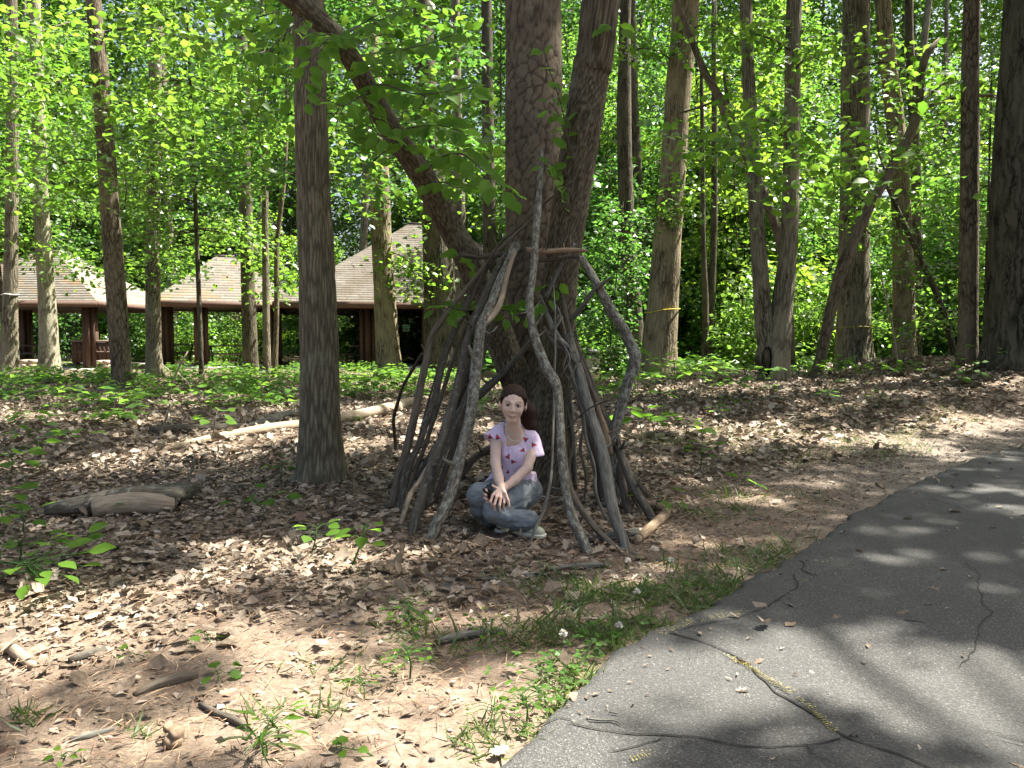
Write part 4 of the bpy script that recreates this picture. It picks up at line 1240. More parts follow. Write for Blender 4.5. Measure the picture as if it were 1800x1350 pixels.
# ------------------------------------------------------------------ the stick shelter: every stick a thing
def stick(label, pts, mat_, y0=None, y1=5.2, twigs=(), seg=14, wob=.10, name='leaning_stick', cat='stick', lift=.0, bark=None, fork_=None):
    """pts from the foot up in photograph pixels (px, py, width); depth runs from the foot's ground point to y1"""
    g = G(pts[0][0], pts[0][1])
    ya = g[1] if y0 is None else y0
    n = len(pts)
    L = np.concatenate([[0], np.cumsum([math.hypot(pts[i + 1][0] - pts[i][0], pts[i + 1][1] - pts[i][1]) for i in range(n - 1)])])
    L /= L[-1]
    Q, R = [], []
    for k, p in enumerate(pts):
        Y = p[3] if len(p) > 3 else ya + (y1 - ya) * L[k]
        Q.append(P(p[0], p[1], Y)); R.append(p[2] * .5 * Y / FPX)
    Q = np.array(Q); R = np.array(R)
    if y0 is None: Q[0][2] = g[2] - .02 + lift
    base = Q[0].copy()
    root = empty(name, base, label, cat)
    V, F, at = tube(Q - base, R, seg, .025, wob, 5.0, bark, int(pts[0][0]) % 71, True)
    mk('stem', V, F, mat_, root, at)
    rs_ = random.Random(int(pts[0][0] * 3 + pts[0][1]))
    C_, R_ = spline(Q - base, R, .03)
    for k_ in range(rs_.randint(2, 4)):
        i_ = rs_.randrange(len(C_) // 6, max(len(C_) // 6 + 1, len(C_) - 3))
        if R_[i_] < .008: continue
        d_ = C_[i_ + 1] - C_[i_]; d_ /= np.linalg.norm(d_) + 1e-9
        v_ = np.array([rs_.uniform(-1, 1), rs_.uniform(-1, .4), rs_.uniform(-.3, 1)]); v_ -= d_ * (v_ @ d_) * .5; v_ /= np.linalg.norm(v_)
        ln_ = R_[i_] + rs_.uniform(.012, .075); rr_ = R_[i_] * rs_.uniform(.22, .45)
        V, F, at = tube(np.array([C_[i_], C_[i_] + v_ * ln_ * .6, C_[i_] + (v_ + (0, 0, .2)) * ln_]), np.array([rr_ * 1.3, rr_, rr_ * .6]), 7, .02, .2, 8)
        mk('stub', V, F, mat_, root, at)
    for tw_ in twigs:
        q = np.array([P(p[0], p[1], p[3]) for p in tw_['p']]); r = np.array([p[2] * .5 * p[3] / FPX for p in tw_['p']])
        V, F, at = tube(q - base, r, 8, .03, .12, 6, None, int(tw_['p'][0][0]) % 50)
        mk(tw_.get('n', 'twig'), V, F, tw_.get('m', mat_), root, at)
    return root
stick('thick pale lichened pole on the left of the girl, forked near its top',
      [(754, 952, 17), (768, 920, 20), (784, 890, 21), (800, 840, 21), (815, 780, 21), (826, 735, 21), (835, 665, 20), (842, 600, 19), (848, 568, 18), (858, 545, 16), (866, 528, 15), (876, 500, 15), (892, 465, 15), (908, 430, 17)],
      M['lichen'], None, 5.15, [dict(n='branch', m=M['stick_bare'], p=[(849, 572, 13, 4.86), (864, 557, 12, 4.9), (878, 535, 11, 4.93), (886, 505, 10, 5.0), (893, 478, 9, 5.02), (905, 440, 7, 5.05)]),
                                dict(p=[(846, 580, 5, 4.84), (862, 586, 3, 4.8), (876, 572, 2, 4.8)])], 18, .12)
stick('smooth brown pole, leftmost of the long leaning sticks',
      [(687, 896, 13), (696, 855, 14), (711, 806, 15), (721, 765, 15), (732, 715, 14), (741, 670, 13), (749, 635, 13), (760, 590, 12), (790, 545, 11), (830, 495, 9), (870, 448, 8), (925, 393, 5)],
      M['stick_brown'], None, 5.35)
stick('dark stick with a lichened foot, second of the long leaning sticks from the left',
      [(701, 902, 12), (708, 860, 13), (718, 818, 13), (735, 785, 12), (748, 745, 12), (763, 705, 13), (772, 665, 12), (782, 625, 12), (796, 588, 12), (812, 550, 11), (838, 500, 10), (866, 456, 9), (904, 410, 6)],
      M['lichen_less'], None, 5.4)
stick('mottled dark grey pole just left of the pale lichened pole',
      [(721, 943, 16), (733, 905, 17), (748, 855, 18), (762, 808, 18), (776, 775, 17), (788, 735, 16), (800, 695, 16), (812, 645, 15), (824, 590, 15), (846, 535, 14), (868, 485, 12), (890, 445, 9)],
      M['lichen_less'], None, 5.2, [dict(p=[(830, 575, 4, 4.9), (812, 560, 3, 4.85), (800, 566, 2, 4.8)])])
stick('short barkless stick propped between two leaning sticks on the left',
      [(702, 926, 8), (712, 895, 9), (722, 868, 9), (737, 846, 8), (750, 822, 6)], M['stick_bare'], None, 4.9)
stick('thin crooked twig, outermost on the left side of the shelter',
      [(698, 800, 7), (693, 760, 6), (692, 735, 6), (700, 705, 6), (708, 680, 5), (722, 655, 6), (742, 622, 6)], M['stick_dark'], None, 5.9)
stick('thin dark stick behind the leftmost brown pole',
      [(722, 838, 7), (738, 805, 7), (752, 775, 6), (757, 745, 6), (760, 715, 6), (768, 690, 5), (776, 655, 5), (786, 610, 4)], M['stick_dark'], None, 5.7)
stick('curved dark branch lying low behind the girl on the left',
      [(765, 868, 12), (788, 852, 13), (806, 840, 14), (820, 822, 14), (834, 805, 13), (848, 796, 12), (868, 784, 11)], M['stick_dark'], None, 5.4)
stick('dark weathered stick slanting up to the right behind the girl',
      [(742, 842, 15), (765, 800, 16), (788, 762, 16), (806, 728, 16), (830, 705, 15), (860, 678, 14), (890, 650, 12), (915, 622, 10), (932, 600, 8)], M['stick_grey'], None, 5.35)
stick('rough dark branch leaning behind the pale lichened pole',
      [(730, 846, 13), (756, 806, 15), (780, 765, 16), (798, 720, 15), (818, 670, 14), (836, 620, 13), (856, 560, 12), (880, 500, 10), (902, 452, 8)], M['stick_dark'], None, 5.5)
stick('S-shaped lichened pole reaching up over the pine trunk',
      [(1034, 974, 20), (1024, 950, 19), (1012, 925, 18), (1000, 890, 17), (993, 850, 16), (988, 800, 16), (985, 745, 15), (981, 690, 16), (974, 668, 18), (962, 650, 18), (950, 622, 17), (940, 592, 16), (933, 560, 15), (931, 525, 14),
       (936, 490, 12), (940, 450, 13), (942, 410, 12), (946, 365, 12), (949, 320, 10), (952, 265, 8)], M['lichen'], None, 5.12, (), 18, .12)
stick('crooked lichened limb on the right that bends out at mid height',
      [(1084, 895, 20), (1081, 855, 21), (1078, 815, 21), (1077, 780, 20), (1084, 745, 19), (1094, 708, 19), (1104, 672, 20), (1115, 643, 22), (1116, 622, 22), (1106, 600, 20), (1094, 575, 19), (1078, 552, 19), (1064, 528, 17), (1052, 505, 16), (1038, 480, 14), (1021, 452, 13)],
      M['lichen'], None, 5.15, [dict(m=M['stick_grey'], p=[(1050, 508, 6, 5.0), (1062, 497, 7, 4.95), (1076, 486, 3, 4.9)])], 18, .13)
stick('split grey deadwood pole with a long dark crack on the right',
      [(1103, 970, 16), (1096, 950, 19), (1086, 925, 21), (1076, 890, 22), (1069, 850, 22), (1063, 812, 21), (1056, 780, 20), (1046, 750, 19), (1038, 728, 19), (1027, 690, 18), (1018, 655, 18), (1008, 622, 17), (999, 590, 16)],
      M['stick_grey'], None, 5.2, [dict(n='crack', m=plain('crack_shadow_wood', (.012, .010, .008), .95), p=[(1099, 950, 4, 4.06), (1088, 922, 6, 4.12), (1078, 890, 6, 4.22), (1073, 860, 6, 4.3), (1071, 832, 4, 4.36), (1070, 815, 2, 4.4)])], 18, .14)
stick('dark stick resting behind the split grey pole, its foot out to the right',
      [(1142, 876, 14), (1124, 856, 15), (1108, 836, 14), (1094, 808, 13), (1078, 775, 13), (1064, 742, 13), (1052, 710, 13), (1040, 675, 13), (1028, 645, 12), (1006, 592, 10)], M['stick_dark'], None, 5.35)
stick('lightly lichened stick with its foot farthest right, beside the cut log',
      [(1152, 916, 15), (1138, 896, 16), (1120, 868, 16), (1106, 838, 15), (1094, 808, 14), (1078, 768, 13), (1058, 725, 12), (1040, 688, 12), (1022, 648, 11)], M['lichen_less'], None, 5.3)
stick('short thick dark stub behind the right poles',
      [(1108, 908, 14), (1100, 880, 15), (1094, 850, 15), (1088, 815, 14), (1080, 785, 12)], M['stick_dark'], None, 5.0)
stick('orange-brown barkless broken stick among the right poles',
      [(1074, 800, 10), (1068, 775, 13), (1062, 752, 13), (1055, 730, 9), (1048, 708, 6)], M['stick_tan'], 4.85, 4.95)
stick('long curved grey-brown branch bowing along the ground on the right',
      [(1184, 984, 7), (1165, 988, 10), (1140, 984, 12), (1112, 976, 13), (1086, 965, 13), (1062, 945, 12), (1040, 920, 12), (1020, 893, 12), (1006, 868, 11), (997, 840, 11), (992, 805, 10), (988, 760, 8)],
      M['stick_brown'], 3.64, 4.5, [dict(p=[(1160, 988, 5, 3.85), (1180, 978, 4, 3.83), (1196, 966, 2, 3.85)])], lift=.03)
stick('thin pale whip standing right in front of the girl',
      [(930, 958, 5), (940, 930, 5), (952, 906, 6), (960, 880, 6), (966, 856, 6), (970, 820, 5), (972, 770, 4), (974, 690, 4), (976, 620, 4), (976, 560, 3), (973, 500, 2)], M['stick_grey'], None, 5.1)
stick('dark reddish twig crossing the split grey pole',
      [(988, 762, 3), (1008, 742, 3), (1030, 722, 3), (1052, 710, 3), (1075, 703, 3)], M['stick_dark'], 4.55, 4.45, [dict(p=[(1030, 722, 2, 4.5), (1020, 700, 2, 4.5)])])
stick('long thin straight rod slanting up to the right across the pine',
      [(784, 618, 5), (820, 546, 5), (868, 442, 5), (905, 405, 5), (946, 368, 4), (1005, 318, 3)], M['stick_dark'], 5.3, 5.05)
stick('forked light twig between the fork and the right limb',
      [(1000, 566, 8), (1016, 548, 9), (1030, 530, 9), (1046, 508, 8), (1060, 498, 6)], M['stick_grey'], 5.25, 5.05)
stick('gnarled grey branch tangled in the middle, against the dark stem',
      [(1000, 612, 10), (985, 598, 10), (973, 580, 11), (964, 560, 10), (956, 540, 9), (948, 520, 7)], M['stick_grey'], 5.0, 5.2,
      [dict(p=[(973, 580, 6, 5.05), (985, 560, 5, 5.1), (980, 540, 4, 5.1)]), dict(p=[(985, 598, 4, 5.0), (1002, 632, 3, 4.95), (988, 655, 2, 4.9)]), dict(p=[(1000, 612, 4, 5.0), (1012, 640, 3, 4.95), (1000, 668, 2, 4.9)])])
stick('second gnarled branch tangled below the crossbar',
      [(1012, 640, 7), (998, 620, 8), (984, 612, 9), (968, 598, 9), (956, 575, 8)], M['stick_dark'], 4.95, 5.1, [dict(p=[(998, 620, 4, 4.97), (990, 650, 3, 4.9), (1004, 672, 2, 4.88)])])
stick('dark crossbar wedged between the leaning limb and the pine',
      [(808, 447, 9), (840, 452, 9), (872, 449, 9), (900, 444, 8), (926, 438, 7)], M['stick_dark'], 5.35, 5.2, name='crossbar')
stick('flaky orange-barked crossbar lying over the fork',
      [(925, 438, 8), (955, 442, 9), (985, 441, 10), (1010, 440, 9), (1032, 441, 6)], M['stick_tan'], 5.05, 5.0, name='crossbar', wob=.3)
stick('dark stick just under the orange crossbar',
      [(945, 458, 8), (975, 455, 8), (1000, 452, 7), (1018, 452, 6)], M['stick_dark'], 5.1, 5.02, name='crossbar')

for lb_, p_, m_, y1_ in (
        ('dark stick behind the pale lichened pole, its foot nearest the girl', [(762, 884, 10), (790, 806, 11), (812, 740, 11), (838, 660, 10), (868, 560, 10), (900, 470, 7)], 'stick_dark', 5.3),
        ('thin grey-brown rod between the two leftmost long sticks', [(713, 872, 7), (744, 792, 8), (774, 702, 8), (806, 606, 7), (850, 522, 7), (892, 458, 5)], 'stick_brown', 5.4),
        ('rough stick in the middle of the left bundle', [(742, 898, 9), (770, 824, 10), (798, 752, 10), (838, 648, 9), (868, 562, 9), (898, 478, 7)], 'lichen_less', 5.3),
        ('wispy twig low in the left bundle', [(706, 882, 4), (728, 804, 4), (748, 724, 4), (772, 640, 3)], 'stick_dark', 5.5),
        ('heavy dark pole just left of the split grey pole', [(1060, 884, 13), (1052, 826, 14), (1036, 762, 14), (1017, 692, 13), (1001, 640, 12), (984, 556, 10)], 'stick_dark', 5.3),
        ('brown stick in the right bundle, reaching the crossbar', [(1121, 890, 9), (1096, 822, 10), (1062, 742, 10), (1032, 664, 9), (1006, 600, 8), (988, 520, 7)], 'stick_brown', 5.25),
        ('grey stick against the dark stem, right beside the S-shaped pole', [(1012, 862, 9), (1008, 800, 10), (1004, 742, 10), (998, 682, 10), (990, 622, 9), (975, 540, 8)], 'stick_grey', 5.35),
        ('dark inner stick of the right bundle', [(1044, 806, 9), (1030, 742, 10), (1015, 682, 10), (997, 604, 9), (984, 520, 8)], 'stick_dark', 5.4),
        ('thin twig with its foot by the cut log', [(1131, 902, 5), (1101, 852, 5), (1076, 802, 5), (1050, 738, 4)], 'stick_dark', 5.1),
        ('thin crooked twig at the inner side of the right bundle', [(1024, 890, 5), (1030, 840, 5), (1020, 790, 6), (1026, 740, 5), (1012, 690, 5), (1000, 640, 4), (1004, 590, 3)], 'stick_brown', 5.1),
        ('bent slim stick in front of the right bundle', [(1070, 915, 6), (1048, 870, 7), (1044, 820, 7), (1030, 770, 6), (1022, 710, 6), (1006, 660, 5), (992, 610, 4)], 'stick_grey', 5.0),
        ('slim dark stick with its foot behind the crooked lichened limb', [(1118, 868, 7), (1098, 820, 7), (1086, 770, 8), (1066, 730, 7), (1046, 690, 7), (1024, 640, 6), (1010, 580, 5)], 'lichen_less', 5.35),
        ('slender brown rod rising behind the split grey pole', [(1086, 868, 6), (1072, 820, 6), (1058, 760, 6), (1044, 700, 6), (1020, 620, 5), (1004, 540, 4)], 'stick_brown', 5.45),
        ('twisted thin twig against the S-shaped pole', [(1000, 930, 4), (1006, 880, 5), (1000, 830, 5), (1008, 770, 5), (998, 720, 4), (1002, 670, 3)], 'stick_dark', 5.0),
        ('short dark stick crossing high on the left of the pine', [(868, 524, 8), (904, 472, 8), (934, 426, 7), (951, 398, 5)], 'stick_dark', 5.1),
        ('short grey stick crossing high on the right of the S-shaped pole', [(960, 522, 7), (984, 472, 7), (1011, 428, 5)], 'stick_grey', 5.1)):
    stick(lb_, p_, M[m_], 5.15 if p_[0][1] < 600 else None, y1_)

# logs and sticks lying on the ground
def lying(label, pts, mat_, name='fallen_branch', cat='branch', seg=14, wob=.12, ends=None, twigs=(), sink=.25, bark=None):
    Q, R = [], []
    for p in pts:
        g = G(p[0], p[1] + p[2] * .4); r = p[2] * .5 * g[1] / FPX
        Q.append(g + np.array([0, 0, r * (1 - sink) + (p[3] if len(p) > 3 else 0)])); R.append(r)
    Q = np.array(Q); R = np.array(R); base = Q[0].copy()
    root = empty(name, base, label, cat)
    V, F, at = tube(Q - base, R, seg, .03, wob, 3.5, bark, int(pts[0][0]) % 67)
    mk('stem', V, F, mat_, root, at)
    for k in (ends or ()):
        d = (Q[0] - Q[1]) if k == 0 else (Q[-1] - Q[-2]); d /= np.linalg.norm(d)
        q = Q[k] - base + d * .006; r = R[k] * .86
        V, F, at = tube(np.array([q, q + d * .01, q + d * R[k] * .34]), np.array([r, r * .96, r * .9]), 14, .02)
        mk('cut_end', V, F, M['wood_end'], root, at)
    for tw_ in twigs:
        q = np.array([G(p[0], p[1]) + np.array([0, 0, p[3]]) for p in tw_]); r = np.array([p[2] * .5 * G(p[0], p[1])[1] / FPX for p in tw_])
        V, F, at = tube(q - base, r, 8, .03, .12, 6)
        mk('twig', V, F, mat_, root, at)
    return root
lying('long pale barkless log running behind the furrowed trunk', [(296, 792, 9), (340, 780, 13), (400, 768, 16), (470, 757, 18), (540, 748, 18), (620, 735, 19), (680, 722, 20), (730, 708, 17)], M['stick_bare'], 'fallen_log', 'log', ends=(0,), sink=-.15)
lying('dark hollow-ended log beside the long pale log', [(266, 758, 22), (300, 756, 21), (340, 754, 19), (390, 752, 17), (440, 748, 10)], M['stick_dark'], 'fallen_log', 'log')
lying('crooked dark branch by the end of the dark log', [(244, 792, 6), (265, 786, 9), (285, 778, 9), (302, 770, 5)], M['stick_dark'], twigs=[[(280, 780, 5, .05), (292, 766, 4, .18), (300, 752, 3, .28)]])
lying('weathered split pale wood lying behind the long pale log', [(425, 752, 6), (455, 745, 14), (490, 734, 16), (525, 724, 14)], M['stick_grey'], 'fallen_log', 'log', wob=.35)
lying('rotting log with its bark half gone, nearest on the left', [(84, 900, 30), (125, 896, 38), (170, 890, 42), (215, 884, 46), (260, 878, 48), (300, 874, 44), (336, 864, 32)], M['lichen_less'], 'fallen_log', 'log', 28, .48,
      None, [[(300, 905, 8, .02), (320, 888, 7, .08), (344, 862, 5, .2)]], .05)
lg = bpy.data.objects[-1] if False else [o for o in bpy.data.objects if o.get('label') == 'rotting log with its bark half gone, nearest on the left'][0]
def slab_patch():
    Q, R = [], []
    for p in [(168, 900, 34), (200, 896, 38), (240, 893, 40), (280, 892, 38), (308, 890, 28)]:
        g = G(p[0], p[1] + 10); r = p[2] * .5 * g[1] / FPX
        Q.append(g + np.array([0, -.03, r * .95])); R.append(r)
    b = np.array(lg.location)
    V, F, at = tube(np.array(Q) - b, np.array(R), 20, .03, .12, 3.5, None, 4)
    mk('bare_wood', V, F, M['stick_bare'], lg, at)
slab_patch()
lying('pale broken stick on the grass in front of the shelter', [(921, 1016, 14), (950, 1009, 12), (985, 1001, 11), (1015, 996, 12), (1045, 995, 11), (1072, 993, 7)], M['stick_grey'], ends=(0,))
lying('short dark stick in front of the girl, the farther of two', [(836, 1019, 11), (860, 1020, 12), (888, 1023, 9)], M['lichen_less'])
lying('short reddish-brown stick in front of the girl, the nearer of two', [(850, 1034, 13), (875, 1037, 15), (902, 1042, 11)], M['stick_tan'])
lying('grey stick in the weeds near the road', [(768, 1128, 12), (800, 1122, 15), (840, 1115, 14), (888, 1107, 10)], M['stick_grey'])
lying('pale crooked branch at the left edge of the picture', [(-20, 1150, 18), (15, 1140, 20), (35, 1150, 20), (58, 1172, 15)], M['stick_bare'], twigs=[[(0, 1165, 6, .03), (25, 1152, 5, .05), (45, 1145, 3, .06)]])
lying('short grey bark-covered stick lying in the sun on the left', [(122, 1163, 13), (150, 1153, 18), (184, 1142, 12)], M['lichen_less'])
lying('flaky brown branch on bare dirt at the lower left', [(236, 1222, 10), (275, 1206, 18), (310, 1196, 22), (348, 1190, 14)], M['stick_brown'], wob=.3)
lying('dark stick beside the weed clump at the bottom', [(352, 1242, 9), (385, 1258, 12), (410, 1268, 14), (440, 1286, 10)], M['stick_dark'])
lying('grey stick in shade at the bottom left', [(122, 1302, 9), (160, 1295, 13), (200, 1284, 8)], M['stick_grey'])
def bark_chunk():
    g = G(305, 1305); rg_ = np.random.default_rng(3)
    root = empty('bark_chunk', g, 'broken block of brown bark at the bottom left', 'bark', None, .35)
    for k, (sx, sy, sz, ox, oy, oz, a) in enumerate([(.030, .052, .012, 0, 0, .012, .1), (.022, .030, .010, .008, -.012, .032, .35), (.014, .026, .009, -.016, .03, .030, -.3)]):
        n = 9; th = np.linspace(0, 2 * math.pi, n, endpoint=False) + a
        rr = rg_.uniform(.72, 1.1, n)
        rings = [np.stack([ox + sx * f * rr * np.cos(th), oy + sy * f * rr * np.sin(th), oz + z * sz + rg_.normal(0, .0015, n)], 1) for f, z in ((.9, -1), (1, -.2), (.97, .5), (.75, 1))]
        i_ = np.arange(n)
        F = np.concatenate([np.stack([q_ * n + i_, q_ * n + (i_ + 1) % n, (q_ + 1) * n + (i_ + 1) % n, (q_ + 1) * n + i_], 1) for q_ in range(3)])
        mk('flake', np.concatenate(rings), [F, (3 * n + i_)[None]], M['chunk'], root, smooth=False)
M['chunk'] = plain('broken_bark', (.20, .14, .09), .9, .4, 40)
bark_chunk()
lying('freshly cut tan log at the right foot of the shelter', [(1122, 948, 17), (1140, 932, 18), (1158, 916, 18), (1172, 902, 17)], M['stick_tan'], 'cut_log', 'log', ends=(0,), sink=.1)
lying('short tan log end behind the freshly cut log', [(1146, 896, 14), (1160, 898, 15), (1176, 902, 13)], M['stick_tan'], 'cut_log', 'log', sink=-.6)
lying('lying log under the split grey pole', [(1035, 950, 15), (1065, 946, 17), (1095, 940, 18), (1122, 936, 20)], M['stick_grey'], 'fallen_log', 'log', ends=(0,))
lying('thin stick on the ground left of the girl\'s shoes', [(770, 922, 5), (800, 918, 6), (830, 914, 7), (852, 908, 6)], M['stick_brown'])
lying('grey stick lying under the shelter on the right of the girl', [(938, 880, 8), (975, 878, 9), (1010, 874, 9), (1058, 868, 12)], M['stick_grey'])
lying('thin forked stick lying right of the girl\'s shoes', [(944, 908, 6), (970, 902, 7), (1000, 892, 7), (1030, 884, 4)], M['stick_brown'])
lying('slim dark stick on the ground behind the left poles', [(690, 912, 3), (712, 926, 5), (740, 930, 5), (790, 926, 4)], M['stick_dark'])
lying('thin twig lying in leaves before the furrowed trunk', [(360, 842, 4), (410, 838, 4), (440, 840, 2)], M['stick_brown'])
lying('pale curled stick left of the furrowed trunk', [(375, 818, 4), (388, 810, 6), (400, 803, 4)], M['stick_bare'])
def road_twig(label, pts):
    Q = np.array([road_pt(p[0], p[1]) + (0, 0, .007) for p in pts]); R = np.array([p[2] * .5 * q[1] / FPX for p, q in zip(pts, Q)])
    V, F, at = tube(Q, R, 6, .01, .15, 8)
    tag(mk('twig', V, F, M['stick_grey'], None, at), label, 'twig')
road_twig('bent grey twig lying on the road near its edge', [(1035, 1268, 3), (1055, 1270, 4), (1075, 1270, 4), (1084, 1272, 3), (1092, 1277, 2)])
road_twig('tiny short twig on the road above the bent one', [(1070, 1256, 2), (1080, 1257, 3), (1088, 1259, 2)])

# ------------------------------------------------------------------ leaf litter, grass, ground plants
def ground_points(n, xr, yr, dens):
    x = RNG.uniform(*xr, n); y = RNG.uniform(*yr, n)
    k = (np.abs(x) < .74 * y + 1.2) & (RNG.random(n) < dens(x, y))
    x, y = x[k], y[k]
    return np.stack([x, y, terrain(x, y)], 1)

def dry_leaf_mat():
    m, nt, _, ln = mat('dry_oak_leaf')
    r = attr(nt, 'rnd')
    c = ramp(nt, r, [(0, (.045, .030, .020)), (.25, (.11, .076, .052)), (.5, (.20, .148, .106)), (.75, (.30, .24, .18)), (.93, (.45, .385, .31)), (1, (.18, .08, .045))]).outputs[0]
    pos = N(nt, 'ShaderNodeNewGeometry').outputs['Position']
    c = mixc(nt, .35, c, ramp(nt, tex_noise(nt, pos, 55, 3), [(.35, (.075, .054, .036)), (.65, (.34, .27, .195))]).outputs[0])
    p = nt.nodes.new('ShaderNodeBsdfPrincipled'); ln.new(c, p.inputs['Base Color']); p.inputs['Roughness'].default_value = .62; p.inputs['Specular IOR Level'].default_value = .3
    t = nt.nodes.new('ShaderNodeBsdfTranslucent'); ln.new(c, t.inputs['Color'])
    mx = nt.nodes.new('ShaderNodeMixShader'); mx.inputs[0].default_value = .18
    ln.new(p.outputs[0], mx.inputs[1]); ln.new(t.outputs[0], mx.inputs[2])
    o = nt.nodes.new('ShaderNodeOutputMaterial'); ln.new(mx.outputs[0], o.inputs[0])
    return m
M['dry'] = dry_leaf_mat()

def litter_density(x, y):
    """leaf cover: deep in the woods, thinning to bare dirt near the road and the foreground"""
    d = road_d(x, y)
    p = np.stack([x, y, 0 * x], 1)
    n = fbm(p * .9 + 3, 3)
    bare = ss(.5, 1.7, d + (n - .5) * 1.3)
    fore = .16 + .84 * ss(2.45, 3.3, y + (n - .5) * 1.3 - .05 * x)
    right = 1 - .5 * ss(.5, 2.5, x) * ss(6.5, 4.5, y)
    return np.clip(bare * fore * right, .03, 1)

def litter():
    near = ground_points(84000, (-6, 6), (1.7, 6.8), lambda x, y: litter_density(x, y) * .62)
    near = near[(np.hypot(near[:, 0] - .05, near[:, 1] - 4.28) > .27) | (RNG.random(len(near)) < .25)]
    n = len(near)
    tip = rvec(n) * np.array([1, 1, .18]); nrm = rvec(n, .34) + np.array([0, 0, 1])
    near[:, 2] += RNG.uniform(.004, .035, n)
    kk = RNG.random(n) < .33
    a2 = leaves(near[kk], tip[kk], nrm[kk] + rvec(int(kk.sum()), .2), RNG.lognormal(-3.05, .4, int(kk.sum())).clip(.025, .11), T_DRY, RNG.uniform(.8, 1.6, int(kk.sum())), RNG.uniform(-.8, 1.6, int(kk.sum())))
    near, tip, nrm = near[~kk], tip[~kk], nrm[~kk]; n = len(near)
    a = leaves(near, tip, nrm, RNG.lognormal(-3.08, .33, n).clip(.022, .088), T_OAK, RNG.uniform(.6, 1.15, n), RNG.uniform(-.9, 2.0, n))
    far = ground_points(120000, (-13, 14), (6.5, 19), lambda x, y: litter_density(x, y) * .75)
    n = len(far)
    far[:, 2] += RNG.uniform(.005, .05, n)
    b = leaves(far, rvec(n) * np.array([1, 1, .25]), rvec(n, .42) + np.array([0, 0, 1]), RNG.uniform(.045, .12, n), T_DRY, RNG.uniform(.8, 1.4, n), RNG.uniform(-.5, 1.4, n))
    frag = ground_points(90000, (-5, 6), (1.6, 7.5), lambda x, y: np.clip(ss(.0, .4, road_d(x, y)) * (.25 + litter_density(x, y)), 0, .8))
    n = len(frag); frag[:, 2] += .006
    c = leaves(frag, rvec(n) * np.array([1, 1, .1]), rvec(n, .3) + np.array([0, 0, 1]), RNG.uniform(.012, .045, n), T_KITE, RNG.uniform(.3, .9, n))
    n = 9000
    x = RNG.uniform(-.5, 9, n); y = RNG.uniform(1.8, 10, n); d = road_d(x, y)
    kk = (d < -.02) & (RNG.random(n) < np.exp(d / .22) * .8 + .012)
    x, y, d = x[kk], y[kk], d[kk]; n = len(x)
    e = leaves(np.stack([x, y, 0 * x + ROAD_Z + .005], 1), rvec(n) * np.array([1, 1, .05]), rvec(n, .12) + np.array([0, 0, 1]), np.where(RNG.random(n) < .93, RNG.uniform(.008, .03, n), RNG.uniform(.03, .05, n)), T_DRY, RNG.uniform(.4, .9, n))
    f2 = ground_points(110000, (-.5, 9), (2.4, 10.5), lambda x, y: ss(0, .12, road_d(x, y)) * ss(3.4, 1.2, road_d(x, y)) * ss(2.4, 3.4, y) * .6)
    n = len(f2); f2[:, 2] += .005
    f_ = leaves(f2, rvec(n) * np.array([1, 1, .12]), rvec(n, .35) + np.array([0, 0, 1]), RNG.lognormal(-4.1, .45, n).clip(.006, .05), T_DRY, RNG.uniform(.4, 1.2, n))
    o = leaf_obj('leaf_litter', [a, a2, b, c, e, f_], M['dry'])
    tag(o, 'carpet of curled dry brown oak leaves', None, None, 'stuff')
    # pine needles and straw on the bare dirt
    q = ground_points(26000, (-4.5, 4), (1.6, 5.5), lambda x, y: ss(.02, .3, road_d(x, y)) * (.15 + .85 * (fbm(np.stack([x, y, 0 * x], 1) * 1.5 + 50, 2) > .47)))
    n = len(q); q[:, 2] += RNG.uniform(.004, .016, n)
    s = leaves(q, rvec(n) * np.array([1, 1, .08]), rvec(n, .3) + np.array([0, 0, 1]), RNG.uniform(.04, .13, n), T_KITE, .035)
    m, nt, _, ln = mat('pine_straw')
    finish(nt, ramp(nt, attr(nt, 'rnd'), [(0, (.12, .06, .035)), (.6, (.32, .19, .11)), (1, (.46, .33, .2))]).outputs[0], .7)
    tag(leaf_obj('pine_straw', [s], m), 'scattered dry pine needles on the dirt', None, None, 'stuff')
    # small stones and road grit
    q = np.concatenate([ground_points(9000, (-3, 9), (1.6, 9), lambda x, y: ss(1.2, .1, road_d(x, y)) * ss(-.02, .02, road_d(x, y)) * .5),
                        ground_points(900, (-4, 3), (1.6, 4), lambda x, y: ss(0, .1, road_d(x, y)) * .5)])
    n = len(q)
    B = np.array([(1, 0, 0), (.3, .9, .1), (-.8, .5, 0), (-.7, -.6, .1), (.4, -.9, 0), (.1, .1, .6), (0, 0, -.4)])
    Fb = np.array([(0, 1, 5), (1, 2, 5), (2, 3, 5), (3, 4, 5), (4, 0, 5), (1, 0, 6), (2, 1, 6), (3, 2, 6), (4, 3, 6), (0, 4, 6)])
    sz = RNG.lognormal(-5.1, .5, n).clip(.002, .03); a_ = RNG.random(n) * 6.28
    R = np.stack([np.stack([np.cos(a_), -np.sin(a_), 0 * a_], 1), np.stack([np.sin(a_), np.cos(a_), 0 * a_], 1), np.stack([0 * a_, 0 * a_, 1 + 0 * a_], 1)], 1)
    V = q[:, None, :] + sz[:, None, None] * np.einsum('nij,kj->nki', R, B) * RNG.uniform(.6, 1.3, (n, 1, 3)) + np.array([0, 0, .002])
    m, nt, _, ln = mat('grit')
    finish(nt, ramp(nt, attr(nt, 'rnd'), [(0, (.05, .047, .044)), (.6, (.2, .18, .16)), (.9, (.34, .31, .28)), (1, (.5, .48, .46))]).outputs[0], .85)
    F_ = (np.arange(n)[:, None, None] * 7 + Fb).reshape(-1, 3)
